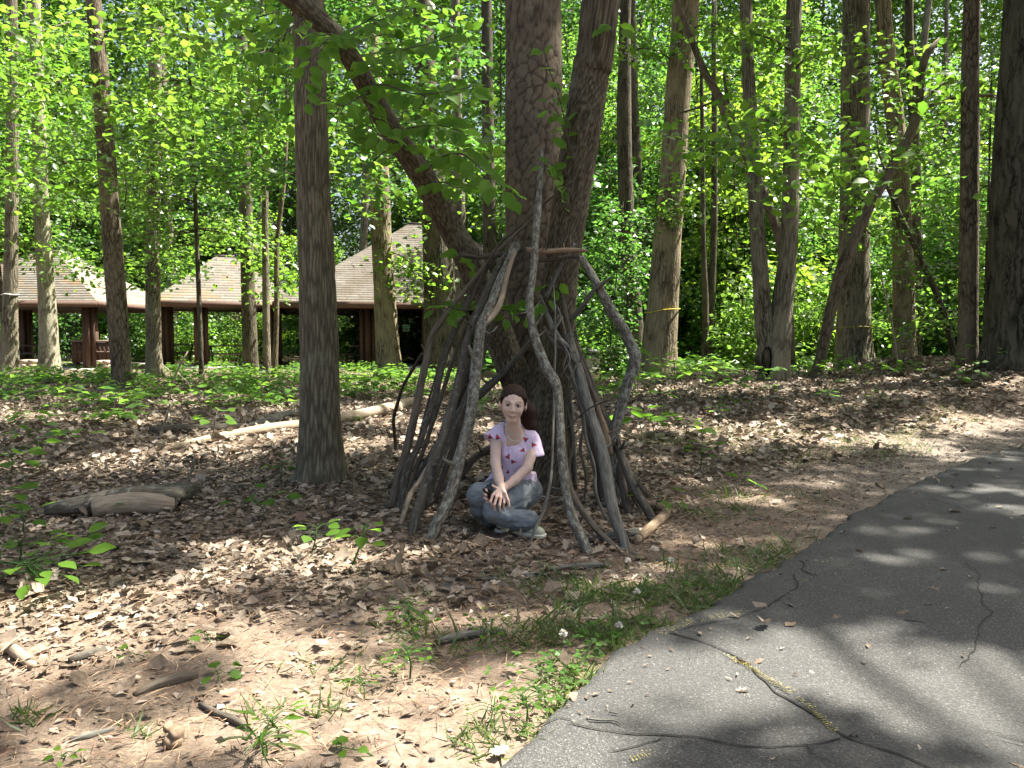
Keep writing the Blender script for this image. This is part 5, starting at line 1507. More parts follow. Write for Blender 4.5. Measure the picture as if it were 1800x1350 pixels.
    tag(mk('gravel', V.reshape(-1, 3), F_, m, None, {'rnd': np.repeat(RNG.random(n), 10)}, False), 'grit and small stones along the road edge', None, None, 'stuff')
litter()

def in_poly_px(px, py, blobs):
    s = np.zeros(len(px))
    for cx, cy_, rx, ry, w in blobs:
        s = np.maximum(s, w * ss(1.3, .4, ((px - cx) / rx) ** 2 + ((py - cy_) / ry) ** 2))
    return s
def grass():
    blobs = [(1130, 1080, 190, 75, 1), (1010, 1130, 120, 55, .75), (1220, 1040, 110, 40, .9), (1000, 1060, 170, 50, .45), (1060, 1180, 80, 60, .9), (960, 1260, 60, 80, .6), (900, 1250, 110, 60, .3),
             (1320, 985, 110, 22, .35), (1310, 890, 160, 30, .22), (1400, 780, 260, 40, .16), (1600, 730, 160, 30, .2), (820, 1120, 110, 40, .3), (700, 1080, 120, 50, .2), (660, 1180, 160, 40, .12),
             (1150, 1010, 120, 25, .4), (950, 1020, 150, 30, .25), (560, 1260, 60, 40, .25), (50, 1270, 40, 25, .6), (230, 1300, 40, 25, .4), (480, 1280, 60, 40, .5), (840, 1300, 60, 40, .35)]
    n = 520000
    x = RNG.uniform(-3.0, 6, n); y = 1.7 + 10 * RNG.random(n) ** 1.35
    p = np.stack([x, y, terrain(x, y)], 1)
    px, py = to_px(p)
    d = road_d(x, y)
    patch = fbm(np.stack([x, y, 0 * x], 1) * 5, 3)
    w = in_poly_px(px, py, blobs) * ss(.33, .58, patch) * (d > .0)
    w = np.maximum(w, .6 * ss(.42, .05, d) * (d > 0) * ss(.34, .55, patch) * ss(2.3, 2.8, y) * ss(4.4, 3.4, y))
    k = RNG.random(n) < w
    p = p[k]; n = len(p)
    hgt = RNG.uniform(.02, .07, n) * (1 + .7 * (RNG.random(n) > .95))
    tip = rvec(n) * np.array([.75, .75, 0]) + np.array([0, 0, .55])
    a = leaves(p, tip, rvec(n), hgt * 1.2, T_BLADE, RNG.uniform(1.0, 2.0, n))
    o = leaf_obj('grass', [a], M['grass'])
    tag(o, 'thin patchy grass along the road edge', None, None, 'stuff')
    # clover leaves mixed in along the very edge
    n = 26000
    x = RNG.uniform(-.8, 3.2, n); y = RNG.uniform(1.7, 5, n); d = road_d(x, y)
    p = np.stack([x, y, terrain(x, y)], 1); px, py = to_px(p)
    w = in_poly_px(px, py, [(1090, 1140, 90, 60, 1), (1010, 1190, 70, 50, .9), (940, 1260, 70, 60, .7), (1180, 1060, 70, 30, .5), (880, 1220, 70, 50, .3), (720, 1160, 50, 60, .4), (700, 1080, 50, 35, .35)]) * (d > 0)
    k = (RNG.random(n) < w * .5) & (fbm(p * 7, 2) > .45)
    p = p[k]; n = len(p)
    p[:, 2] += RNG.uniform(.01, .06, n)
    q = np.repeat(p, 3, 0); aa = np.repeat(RNG.random(n) * 6.28, 3) + np.tile([0, 2.09, 4.19], n)
    tip = np.stack([np.cos(aa), np.sin(aa), 0 * aa + .15], 1)
    b = leaves(q, tip, rvec(3 * n, .2) + np.array([0, 0, 1]), RNG.uniform(.012, .026, 3 * n), T_KITE, 1.3)
    o = leaf_obj('clover', [b], M['leaf_herb'])
    tag(o, 'clover and small weeds at the road edge', None, None, 'stuff')
grass()

def clover_flower(px, py):
    g = G(px, py); h = random.uniform(.05, .1)
    r = empty('clover_flower', g, 'small round white clover blossom on a thin stalk in the grass by the road', 'flower', 'white clover blossoms by the road')
    V, F, at = tube(np.array([(0, 0, 0), (.005, 0, h * .6), (.01, .004, h)]), np.array([.0015, .0015, .001]), 4, .03)
    mk('stalk', V, F, M['leaf_herb'], r)
    n = 46; a = RNG.random(n) * 6.28; z = RNG.uniform(-.5, 1, n); s = np.sqrt(1 - z * z)
    d = np.stack([s * np.cos(a), s * np.sin(a), z], 1)
    ch = leaves(np.array([.01, .004, h]) + d * .004, d, rvec(n), .012, T_KITE, .9)
    leaf_obj('blossom', [ch], M['petal'], r)
M['petal'] = plain('white_petal', (.62, .58, .5), .7, .12)
for q in ((1100, 1015), (1176, 1013), (1115, 1074), (1083, 1130), (985, 1165)): clover_flower(*q)

# ground cover further back: low leafy seedlings too many to count
def ground_cover():
    blobs = [(120, 680, 200, 22, .8), (350, 680, 200, 25, .6), (180, 720, 170, 35, .6), (60, 770, 110, 30, .5), (420, 700, 120, 25, .5), (620, 670, 150, 18, .8), (680, 700, 120, 20, .5), (820, 690, 120, 25, .6),
             (850, 740, 50, 30, .4), (1080, 690, 60, 25, .5), (1180, 655, 110, 14, .9), (1250, 680, 150, 18, .3), (1330, 690, 120, 10, .35), (1480, 660, 130, 10, .5), (1600, 680, 160, 12, .3), (1740, 660, 60, 10, .5), (1200, 770, 90, 14, .15), (500, 680, 90, 20, .5), (40, 700, 90, 20, .6)]
    n = 60000
    x = RNG.uniform(-15, 14, n); y = RNG.uniform(7, 24, n)
    p = np.stack([x, y, terrain(x, y)], 1); px, py = to_px(p)
    w = in_poly_px(px, py, blobs)
    patch = fbm(np.stack([x, y, 0 * x], 1) * 1.6 + 9, 3)
    k = (RNG.random(n) < w * .22 * ss(.44, .62, patch)) & (road_d(x, y) > 1)
    p = p[k]; n = len(p)
    m = 7
    h = np.repeat(RNG.uniform(.06, .42, n), m)
    q = np.repeat(p, m, 0)
    a = RNG.random(n * m) * 6.28; rr = RNG.uniform(.02, .20, n * m)
    q = q + np.stack([np.cos(a) * rr, np.sin(a) * rr, h * RNG.uniform(.7, 1.05, n * m)], 1)
    tip = np.stack([np.cos(a), np.sin(a), RNG.uniform(-.3, .2, n * m)], 1)
    c = leaves(q, tip, rvec(n * m, .25) + np.array([0, 0, 1]), RNG.uniform(.07, .19, n * m), T_KITE, 1.1)
    o = leaf_obj('ground_cover', [c], M['leaf_herb'])
    tag(o, 'low green seedlings spread through the leaf litter', None, None, 'stuff')
    # their stems keep them from floating
    st = leaves(np.repeat(p, 1, 0), np.array([0, 0, 1.0]) + rvec(n, .12), rvec(n), h[::m], T_KITE, .03)
    tag(leaf_obj('ground_cover_stems', [st], M['stick_brown']), 'thin stems of the low seedlings', None, None, 'stuff')
ground_cover()

# single plants one can point at: stem + leaf objects sharing a few leaf meshes
LEAF_ME = {}
def leaf_mesh(kind, mat_):
    key = (kind, mat_.name)
    if key not in LEAF_ME:
        wid = {'ovate': 1.0, 'broad': 1.35, 'narrow': .42, 'blade': .16}[kind]
        V, FL, A = leaves(np.zeros((1, 3)), np.array([[1.0, 0, 0]]), np.array([[0, 0, 1.0]]), 1.0, T_LEAF, wid)
        o = leaf_obj('leaf', [(V, FL, A)], mat_)
        LEAF_ME[key] = o.data
        bpy.data.objects.remove(o)
    return LEAF_ME[key]
def put_leaf(parent, pos, tip, nrm, L, kind, mat_):
    o = bpy.data.objects.new('leaf', leaf_mesh(kind, mat_))
    COL.objects.link(o)
    tip = np.asarray(tip, float); tip = tip / np.linalg.norm(tip)
    s = np.cross(nrm, tip); s /= np.linalg.norm(s) + 1e-9
    u = np.cross(tip, s)
    Mx = Matrix([(*[float(c) for c in (tip[i] * L, s[i] * L, u[i] * L)], float(pos[i])) for i in range(3)] + [(0, 0, 0, 1)])
    o.parent = parent
    o.matrix_local = Mx
    return o
def plant(px, py, h, n, L, kind, label, name='seedling', cat='plant', group=None, mat_=None, spread=.12, layers=True, seed=None, off=None):
    rg_ = np.random.default_rng(seed if seed is not None else int(px * 7 + py))
    g = G(px, py) if off is None else off
    r = empty(name, g, label, cat, group)
    mat_ = mat_ or M['leaf_near']
    mb = MB()
    top = np.array([rg_.normal(0, .04), rg_.normal(0, .04), h])
    V, F, at = tube(np.array([(0, 0, -.02), top * .5 + (.01, 0, 0), top]), np.array([.006, .005, .003]) * min(1.2, .3 + h * 3), 6, .06)
    mb.add(V, F, bk=at['bk'])
    for k in range(n):
        a = k * 2.4 + rg_.uniform(-.4, .4)
        f = .55 + .45 * (k + 1) / n if layers else 1.0
        c = top * f
        d = np.array([math.cos(a), math.sin(a), rg_.uniform(-.15, .35)])
        e = c + d * spread * rg_.uniform(.35, 1.1)
        V, F, at = tube(np.array([c, (c + e) / 2 + (0, 0, .01), e]), np.array([.003, .002, .0015]) * min(1, .35 + h * 2.5), 4, .08, cap=False)
        mb.add(V, F, bk=at['bk'])
        put_leaf(r, e, d + np.array([0, 0, rg_.uniform(-.35, .1)]), np.array([rg_.normal(0, .25), rg_.normal(0, .25) - .12, 1]), L * rg_.uniform(.7, 1.15), kind, mat_)
    mb.build('stem', M['leaf_herb'] if h < .3 else M['stick_brown'], r, True)
    return r
plant(75, 1040, .15, 26, .10, 'ovate', 'leafy green bush growing low at the left edge in the leaf litter', spread=.26)
plant(30, 1000, .15, 14, .09, 'ovate', 'green seedling behind the low leafy bush at the left edge', spread=.2)
plant(20, 830, .18, 14, .13, 'broad', 'large-leaved dark green plant at the left edge behind the rotting log', spread=.3)
plant(70, 790, .17, 12, .12, 'broad', 'bright broad-leaved plant left of the dark fallen log', spread=.28)
plant(10, 915, .18, 10, .11, 'broad', 'light green plant at the left edge beside the rotting log', spread=.22)
plant(40, 940, .14, 7, .1, 'ovate', 'small seedling in shade below the left end of the rotting log', spread=.12)
plant(222, 905, .08, 4, .08, 'ovate', 'tiny yellowish seedling in front of the rotting log\'s bare wood', spread=.07)
plant(375, 1210, .035, 4, .048, 'broad', 'four-leaved bright green sprout on the sunny dirt', spread=.05)
plant(372, 1140, .04, 3, .05, 'ovate', 'small yellow-green sprout in sunlit litter', spread=.04)
plant(262, 1160, .02, 3, .04, 'ovate', 'flat dull green sprout in sunlit dirt on the left', spread=.05)
plant(490, 1300, .075, 18, .048, 'narrow', 'clump of narrow-leaved weeds at the bottom of the picture', 'weed', 'weed', spread=.075)
plant(470, 1330, .06, 14, .08, 'blade', 'pale grassy tuft just below the narrow-leaved weeds', 'weed', 'weed', mat_=M['grass'], spread=.03)
plant(705, 1110, .10, 11, .028, 'broad', 'round-leaved yellow-green weed near the grey stick', 'weed', 'weed', spread=.08)
plant(742, 1105, .06, 12, .026, 'broad', 'low dark green weed right of the round-leaved weed', 'weed', 'weed', spread=.08)
plant(720, 1195, .11, 16, .022, 'broad', 'tall pale round-leaved weed on sunlit dirt', 'weed', 'weed', spread=.07)
plant(835, 1135, .07, 6, .025, 'broad', 'small bright weed beside the grey stick near the road', 'weed', 'weed', spread=.05)
plant(860, 1120, .06, 5, .022, 'broad', 'tiny bright weed above the grey stick near the road', 'weed', 'weed', spread=.04)
plant(925, 1275, .07, 22, .022, 'broad', 'bushy bright weed at the broken road edge', 'weed', 'weed', spread=.1)
plant(960, 1240, .06, 18, .02, 'broad', 'low clover-like weed farther along the broken road edge', 'weed', 'weed', spread=.08)
plant(845, 1290, .06, 12, .025, 'narrow', 'small weed on bare dirt left of the bushy roadside weed', 'weed', 'weed', spread=.08)
plant(675, 1330, .03, 4, .04, 'broad', 'tiny four-leaved sprout at the bottom edge on bare dirt', 'weed', 'weed', spread=.03)
plant(110, 1330, .03, 5, .03, 'ovate', 'pale green sprout at the bottom left corner', 'weed', 'weed', spread=.06)
plant(640, 1235, .05, 9, .035, 'narrow', 'dark narrow weed on the dirt before the road', 'weed', 'weed', spread=.06)
plant(1165, 735, .30, 6, .17, 'narrow', 'single yellow-green star-shaped seedling right of the shelter', spread=.06, layers=False)
plant(1130, 780, .30, 5, .26, 'broad', 'big lobed pale leaf plant beside the right limb', spread=.14)
plant(1152, 778, .34, 3, .24, 'broad', 'tall hanging broad leaf plant just right of the lobed pale one', spread=.1)
plant(1205, 772, .18, 9, .15, 'ovate', 'low spreading seedling in the leaves right of the shelter', spread=.26)
plant(1185, 700, .55, 16, .24, 'broad', 'sunlit big-leaved plant below the big pale trunk', spread=.42)
plant(1235, 690, .50, 14, .23, 'broad', 'big-leaved plant right of the big pale trunk', spread=.40)
plant(1120, 690, .40, 12, .2, 'broad', 'leafy plant left of the big pale trunk\'s foot', spread=.32)
plant(1210, 655, .75, 14, .22, 'narrow', 'taller sunlit yellow-green plant right of the big pale trunk\'s foot', spread=.45)
plant(1560, 660, .35, 12, .15, 'ovate', 'pale leafy plant at the foot of the brown furrowed trunk', spread=.3)
plant(1455, 662, .3, 9, .15, 'broad', 'pale broad-leaved plant by the leaning broken trunk', spread=.3)
plant(1735, 655, .4, 16, .12, 'ovate', 'pale leafy plant at the foot of the huge dark trunk', spread=.35)
plant(655, 700, .45, 14, .2, 'broad', 'bright yellow-green plant before the right pavilion', spread=.4)
plant(515, 735, .22, 8, .16, 'narrow', 'yellow-green seedling left of the furrowed trunk', spread=.16)
plant(370, 775, .3, 7, .16, 'broad', 'bright seedling between the two fallen logs', spread=.18)
SD = 'small green seedling standing in the leaf litter of the clearing'
for k, (px, py) in enumerate([(150, 745), (230, 735), (300, 720), (360, 730), (440, 720), (90, 720), (200, 705), (560, 700), (400, 700), (620, 745), (1060, 705), (1265, 745), (1290, 715), (1350, 700), (1450, 715), (1230, 830),
                              (1290, 865), (545, 975), (610, 1010), (490, 850), (470, 905), (1540, 720), (270, 690), (1185, 745), (695, 660), (1145, 905)]):
    plant(px, py, random.uniform(.07, .24), random.randint(4, 8), random.uniform(.07, .13), random.choice(['ovate', 'broad', 'ovate']), SD, group='seedlings in the leaf litter', spread=random.uniform(.07, .16))

# ------------------------------------------------------------------ hanging leafy twigs of the forked tree, each leaf a part
def hanging(root, pts, n, L, tip_bias=(0, 0, -.6), kind='ovate', seed=1, lat=.06):
    rg_ = np.random.default_rng(seed)
    Q = np.array([P(*p) for p in pts]); base = np.array(root.location)
    C, R = spline(Q - base, np.linspace(.006, .0018, len(Q)), .03)
    V, F, at = tube(C, R, 6, .05)
    t = mk('leafy_twig', V, F, M['stick_dark'], root, at)
    n = int(n * 2.2)
    for k in range(n):
        i = min(len(C) - 2, int(len(C) * (.12 + .88 * (k + .5) / n)))
        d = C[i + 1] - C[max(0, i - 1)]; d /= np.linalg.norm(d) + 1e-9
        s = np.cross(d, (0, -.6, .8)); s /= np.linalg.norm(s)
        sg = 1 if k % 2 else -1
        v = s * sg * rg_.uniform(.5, 1) + d * rg_.uniform(.1, .8) + np.array(tip_bias) * rg_.uniform(.2, .8)
        nrm = np.array([rg_.normal(0, .5), -.65 + rg_.normal(0, .4), .75 + rg_.normal(0, .3)])
        p0 = C[i] + s * sg * rg_.uniform(0, lat)
        put_leaf(t, p0, v, nrm, L * rg_.uniform(.7, 1.2), kind, M['leaf_near'])
fr = fork['root']
hanging(fr, [(585, 60, 5.05), (560, 90, 4.7), (535, 130, 4.6), (520, 190, 4.55)], 11, .115, seed=1)
hanging(fr, [(600, 78, 5.1), (585, 60, 4.75), (560, 62, 4.65), (530, 45, 4.6)], 9, .11, seed=2)
hanging(fr, [(545, 22, 5.0), (500, 60, 4.8), (470, 90, 4.7), (440, 95, 4.6)], 9, .11, seed=21)
hanging(fr, [(650, 160, 5.2), (625, 175, 4.8), (600, 185, 4.6), (555, 165, 4.5)], 9, .11, seed=3)
hanging(fr, [(640, 145, 5.2), (650, 110, 4.9), (700, 90, 4.7), (760, 75, 4.6), (800, 60, 4.6)], 14, .12, seed=4)
hanging(fr, [(640, 150, 5.2), (680, 150, 4.9), (730, 165, 4.7), (790, 160, 4.6), (840, 150, 4.6)], 15, .12, seed=5)
hanging(fr, [(690, 232, 5.3), (720, 225, 5.0), (770, 220, 4.8), (820, 235, 4.7)], 13, .12, seed=6)
hanging(fr, [(660, 180, 5.2), (650, 205, 4.9), (665, 235, 4.7), (690, 250, 4.6)], 10, .105, seed=7)
hanging(fr, [(742, 308, 5.4), (770, 280, 5.1), (810, 270, 4.9), (850, 300, 4.7), (880, 330, 4.6), (915, 350, 4.6)], 15, .12, seed=8)
hanging(fr, [(760, 330, 5.4), (780, 320, 5.1), (800, 330, 4.9), (830, 325, 4.8)], 9, .12, seed=9)
hanging(fr, [(1010, 320, 5.25), (990, 200, 5.1), (965, 120, 4.95), (952, 80, 4.9)], 7, .11, seed=10)
hanging(fr, [(1015, 300, 5.25), (985, 210, 5.1), (965, 180, 5.0), (970, 215, 4.95)], 5, .10, seed=11)
hanging(fr, [(1000, 380, 5.25), (985, 320, 5.1), (960, 285, 5.0), (950, 300, 4.95)], 6, .10, seed=12)
hanging(fr, [(1048, 60, 5.2), (1075, 45, 5.1), (1075, 55, 5.0)], 3, .12, seed=13)
hanging(fr, [(985, 480, 5.3), (940, 540, 5.1), (900, 555, 5.0), (885, 565, 4.95)], 7, .095, seed=14)
hanging(fr, [(850, 520, 5.4), (820, 545, 5.2), (790, 540, 5.1), (770, 555, 5.0)], 8, .095, seed=15)
hanging(fr, [(860, 540, 5.4), (880, 545, 5.1), (905, 548, 5.0)], 5, .095, seed=16)
hanging(fr, [(830, 478, 5.4), (815, 452, 5.3), (800, 450, 5.2)], 4, .09, seed=17)
hanging(fr, [(600, 78, 5.1), (640, 50, 4.9), (680, 30, 4.8), (720, 10, 4.7)], 10, .11, seed=18)
hanging(fr, [(720, 270, 5.35), (690, 250, 5.0), (640, 245, 4.8), (610, 215, 4.7)], 9, .11, seed=19)

# ------------------------------------------------------------------ the girl
def smin(a, b, k):
    h = np.clip(.5 + .5 * (b - a) / k, 0, 1)
    return b + (a - b) * h - k * h * (1 - h)
def smax(a, b, k): return -smin(-a, -b, k)
class SDF:
    def __init__(s, lo, hi, h):
        s.lo = np.asarray(lo, float); s.h = h
        n = np.ceil((np.asarray(hi) - s.lo) / h).astype(int) + 1
        ax = [(s.lo[i] + h * np.arange(n[i])).astype(np.float32) for i in range(3)]
        s.X, s.Y, s.Z = np.meshgrid(*ax, indexing='ij')
        s.f = np.full(s.X.shape, 9.0, np.float32)
    def cap(s, a, b, ra, rb, sq=None):
        a = np.asarray(a, float); b = np.asarray(b, float); ab = b - a
        px, py, pz = s.X - a[0], s.Y - a[1], s.Z - a[2]
        t = np.clip((px * ab[0] + py * ab[1] + pz * ab[2]) / max(1e-9, ab @ ab), 0, 1)
        dx, dy, dz = px - t * ab[0], py - t * ab[1], pz - t * ab[2]
        if sq: dx, dy, dz = dx / sq[0], dy / sq[1], dz / sq[2]
        return (np.sqrt(dx * dx + dy * dy + dz * dz) - (ra + t * (rb - ra))).astype(np.float32)
    def ell(s, c, r, R=None):
        p = np.stack([s.X - c[0], s.Y - c[1], s.Z - c[2]], -1)
        if R is not None: p = p @ R.astype(np.float32)      # world -> local
        q = np.sqrt(((p / np.asarray(r, np.float32)) ** 2).sum(-1))
        return ((q - 1) * min(r)).astype(np.float32)
    def add(s, d, k=.01): s.f = smin(s.f, d, k) if k > 0 else np.minimum(s.f, d); return s
    def sub(s, d, k=.005): s.f = smax(s.f, -d, k); return s
    def chain(s, pts, rs, k):
        for a, b, ra, rb in zip(pts[:-1], pts[1:], rs[:-1], rs[1:]): s.add(s.cap(a, b, ra, rb), k)
        return s
    def mesh(s):
        f = s.f; sg = f < 0
        o = [(a, b, c) for a in (0, 1) for b in (0, 1) for c in (0, 1)]
        sh = tuple(n - 1 for n in f.shape)
        cut = lambda A, q: A[q[0]:q[0] + sh[0], q[1]:q[1] + sh[1], q[2]:q[2] + sh[2]]
        cnt = sum(cut(sg, q).astype(np.int8) for q in o)
        m = (cnt > 0) & (cnt < 8)
        idx = np.full(sh, -1, np.int64); n = int(m.sum()); idx[m] = np.arange(n)
        fv = {q: cut(f, q)[m] for q in o}
        acc = np.zeros((n, 3)); w = np.zeros(n)
        for a in o:
            for ax in range(3):
                if a[ax]: continue
                b = tuple(1 if i == ax else a[i] for i in range(3))
                fa, fb = fv[a], fv[b]
                x = (fa < 0) != (fb < 0)
                t = np.where(x, fa / np.where(np.abs(fa - fb) < 1e-12, 1, fa - fb), 0)
                pt = np.zeros((n, 3)); pt += np.array(a); pt[:, ax] += t
                acc += pt * x[:, None]; w += x
        I = np.argwhere(m)
        V = s.lo + s.h * (I + acc / w[:, None])
        F = []
        for ax in range(3):
            u, v = [(1, 2), (2, 0), (0, 1)][ax]
            A = np.take(sg, np.arange(f.shape[ax] - 1), ax); B = np.take(sg, np.arange(1, f.shape[ax]), ax)
            for val in (True, False):
                E = np.argwhere((A == val) & (B == (not val)))
                E = E[(E[:, u] > 0) & (E[:, v] > 0) & (E[:, u] < sh[u]) & (E[:, v] < sh[v])]
                if not len(E): continue
                q = []
                for du, dv in ((1, 1), (0, 1), (0, 0), (1, 0)):
                    e = E.copy(); e[:, u] -= du; e[:, v] -= dv
                    q.append(idx[e[:, 0], e[:, 1], e[:, 2]])
                q = np.stack(q, 1)
                F.append(q if val else q[:, ::-1])
        return V, np.concatenate(F)

def vcol_mat(name, rough, bump_scale=0, sss=0.0, spec=.3, bstr=.15):
    m, nt, _, ln = mat(name)
    a = nt.nodes.new('ShaderNodeAttribute'); a.attribute_name = 'tint'
    tc = N(nt, 'ShaderNodeTexCoord').outputs['Object']
    n = tex_noise(nt, tc, bump_scale or 60, 3)
    p = finish(nt, a.outputs['Vector'], rough, n, bstr, .003, spec)
    if sss:
        p.inputs['Subsurface Weight'].default_value = sss
        p.inputs['Subsurface Radius'].default_value = (.012, .005, .003)
        p.inputs['Subsurface Scale'].default_value = .6
    return m

def girl():
    foot = G(905, 934)
    root = empty('person', foot, 'girl with pulled-back auburn hair crouching under the sticks in a pink printed tee', 'person')
    base = np.array(root.location)
    q = lambda px, py, Y: P(px, py, Y)
    SK = np.array((.57, .405, .325)); PINK = np.array((.55, .33, .27)); LIP = np.array((.43, .20, .17))
    # ---------------- head frame: right, away, up with a slight tilt of the head
    hc = q(902, 710, 4.40); hs = .92
    roll = math.radians(-5); pitch_h = math.radians(4)
    ex = np.array([math.cos(roll), 0, math.sin(roll)]); ez = np.array([-math.sin(roll), -math.sin(pitch_h), math.cos(roll)]); ez /= np.linalg.norm(ez)
    ey = np.cross(ez, ex)
    Rm = np.stack([ex, ey, ez], 1)                     # local -> world
    hw = lambda x, y, z: hc + Rm @ (np.array([x, y, z]) * hs)
    # ---------------- hands: joints first, shared by skin and phone
    wR, wL = q(881, 856, 4.20), q(884, 860, 4.235)       # wrists: her right (on the left of the picture), her left
    S = SDF(q(820, 905, 4.05) - (.02, .1, .12), (.22, 4.76, q(900, 670, 4.4)[2] + .02), .0038)
    # torso, neck
    S.add(S.cap(q(907, 796, 4.50), q(905, 850, 4.56), .083, .088, (1.15, .85, 1)), 0)
    S.add(S.cap(q(884, 771, 4.50), q(928, 777, 4.50), .052, .052), .04)
    S.add(S.cap(hw(0, .022, -.06), q(906, 776, 4.48), .041, .047), .03)
    S.add(S.cap(q(888, 756, 4.51), q(922, 760, 4.51), .030, .030), .04)
    # arms
    eR = q(871, 814, 4.38); shR = q(872, 770, 4.49)
    S.chain([shR, eR, q(877, 842, 4.28), wR], [.036, .0285, .027, .0195], .012)
    eL = q(927, 822, 4.37); shL = q(938, 784, 4.49)
    S.chain([shL, eL, q(905, 844, 4.30), wL], [.036, .0285, .027, .0195], .012)
    # her right hand lying over the other: palm and five fingers hanging down over the knee
    kn = [q(866, 871, 4.165), q(873, 874, 4.155), q(880, 875, 4.155), q(886, 874, 4.165)]
    for k_, a in enumerate(kn):
        S.add(S.cap(wR + (a - wR) * .25, a, .0135, .0088), .008)
    mids = [q(862, 882, 4.15), q(869, 887, 4.14), q(878, 888, 4.14), q(886, 884, 4.15)]
    tips = [q(865, 890, 4.155), q(870, 897, 4.15), q(879, 899, 4.15), q(885, 893, 4.155)]
    for a, b, c, r in zip(kn, mids, tips, (.0072, .0078, .0078, .0072)):
        S.add(S.cap(a, b, r + .0008, r), .003); S.add(S.cap(b, c, r, r * .82), .002)
    th0, th1, th2 = q(887, 866, 4.17), q(893, 880, 4.16), q(895, 891, 4.155)
    S.add(S.cap(wR, th0, .014, .012), .008); S.add(S.cap(th0, th1, .0105, .009), .004); S.add(S.cap(th1, th2, .009, .007), .003)
    # her left hand beneath, holding the phone: fingers curled round its left edge
    hL = q(868, 872, 4.215)
    S.add(S.cap(wL, hL, .019, .021), .01)
    for (a, b, c, r) in ((q(862, 862, 4.21), q(854, 860, 4.185), q(856, 863, 4.165), .0078), (q(860, 868, 4.21), q(852, 868, 4.185), q(855, 871, 4.165), .0082),
                         (q(860, 874, 4.21), q(852, 875, 4.185), q(856, 878, 4.165), .0078), (q(862, 879, 4.21), q(855, 882, 4.19), q(859, 884, 4.17), .0068)):
        S.add(S.cap(hL, a, .012, r), .005); S.add(S.cap(a, b, r, r), .003); S.add(S.cap(b, c, r, r * .85), .002)
    S.add(S.cap(hL, q(872, 858, 4.19), .012, .009), .005); S.add(S.cap(q(872, 858, 4.19), q(866, 854, 4.172), .009, .007), .003)
    # head and face
    Rl = Rm
    E = lambda c, r: S.ell(hw(*c), tuple(np.array(r) * hs), Rl)
    HC = lambda a_, b_, ra, rb: S.cap(a_, b_, ra * hs, rb * hs)
    EL = lambda c_, r_, R_: S.ell(c_, tuple(np.array(r_) * hs), R_)
    head = E((0, .018, .032), (.076, .088, .082))
    head = smin(head, E((0, -.022, -.028), (.064, .063, .076)), .03)
    head = smin(head, HC(hw(-.012, -.060, -.096), hw(.012, -.060, -.096), .016, .016), .028)
    for sx in (-1, 1):
        head = smin(head, EL(hw(sx * .036, -.062, -.030), (.019, .017, .019), Rl), .02)
        head = smax(head, -EL(hw(sx * .0315, -.096, .006), (.019, .016, .011), Rl), .012)
        head = smin(head, HC(hw(sx * .016, -.079, .021), hw(sx * .045, -.070, .022), .006, .004), .014)
        ear = EL(hw(sx * .079, .008, -.010), (.010, .018, .029), Rl)
        ear = smax(ear, -EL(hw(sx * .088, -.004, -.006), (.007, .010, .018), Rl), .004)
        head = smin(head, ear, .006)
    head = smin(head, HC(hw(0, -.082, .010), hw(0, -.099, -.028), .0065, .0095), .012)
    for sx in (-1, 1): head = smin(head, HC(hw(sx * .0095, -.088, -.032), hw(sx * .004, -.096, -.033), .0065, .005), .006)
    for a, b in (((-.025, -.0755, -.0575), (0, -.087, -.063)), ((0, -.087, -.063), (.026, -.0755, -.0565))):
        head = smin(head, HC(hw(*a), hw(*b), .0025, .0042), .006)
    for a, b in (((-.019, -.079, -.0675), (0, -.085, -.0715)), ((0, -.085, -.0715), (.019, -.079, -.0665))):
        head = smin(head, HC(hw(*a), hw(*b), .003, .0048), .006)
    head = smax(head, -HC(hw(-.024, -.088, -.0635), hw(.025, -.088, -.0625), .002, .002), .003)
    S.add(head, .012)
    V, F = S.mesh()
    L = (V - hc) @ Rm / hs
    tint = np.repeat(SK[None], len(V), 0)
    def paint(w, c):
        nonlocal tint
        tint = tint * (1 - w[:, None]) + np.asarray(c) * w[:, None]
    inh = (np.abs(L[:, 0]) < .1) & (L[:, 1] < .03) & (L[:, 2] > -.13) & (L[:, 2] < .13)
    for sx in (-1, 1):
        paint(inh * .45 * np.exp(-(((L[:, 0] - sx * .036) / .018) ** 2 + ((L[:, 2] + .032) / .017) ** 2)), PINK)
        arc = L[:, 2] - (.0275 - ((L[:, 0] - sx * .033) / .02) ** 2 * .006)
        paint(inh * (L[:, 1] < -.03) * .92 * np.exp(-(arc / .0036) ** 2) * ss(.021, .014, np.abs(L[:, 0] - sx * .033)), (.12, .055, .035))
        rr = np.hypot((L[:, 0] - sx * .0315) / .0165, (L[:, 2] - .005) / .0095)
        paint(inh * (L[:, 1] < -.03) * .45 * ss(1.3, .8, rr), (.24, .13, .10))  # eye sockets painted darker in place of the shade in them
        paint(((np.abs(L[:, 0] - sx * .076) < .014) & (np.abs(L[:, 2] + .01) < .032)) * .4, PINK)
    paint(inh * .35 * np.exp(-((L[:, 0] / .012) ** 2 + ((L[:, 2] + .03) / .012) ** 2)) * (L[:, 1] < -.07), PINK)
    Lz = L[:, 2] - 8.0 * L[:, 0] ** 2
    lw = np.exp(-((Lz + .067) / .0062) ** 4) * ss(.027, .020, np.abs(L[:, 0])) * (L[:, 1] < -.05)
    paint(inh * lw * .8, LIP)
    paint(inh * np.exp(-((Lz + .0665) / .0022) ** 2) * ss(.029, .023, np.abs(L[:, 0])) * (L[:, 1] < -.05) * .85, (.16, .05, .045))
    hands = ss(4.25, 4.18, V[:, 1]) * ss(q(880, 855, 4.2)[2], q(880, 872, 4.2)[2], V[:, 2])
    paint(hands * .4, PINK)
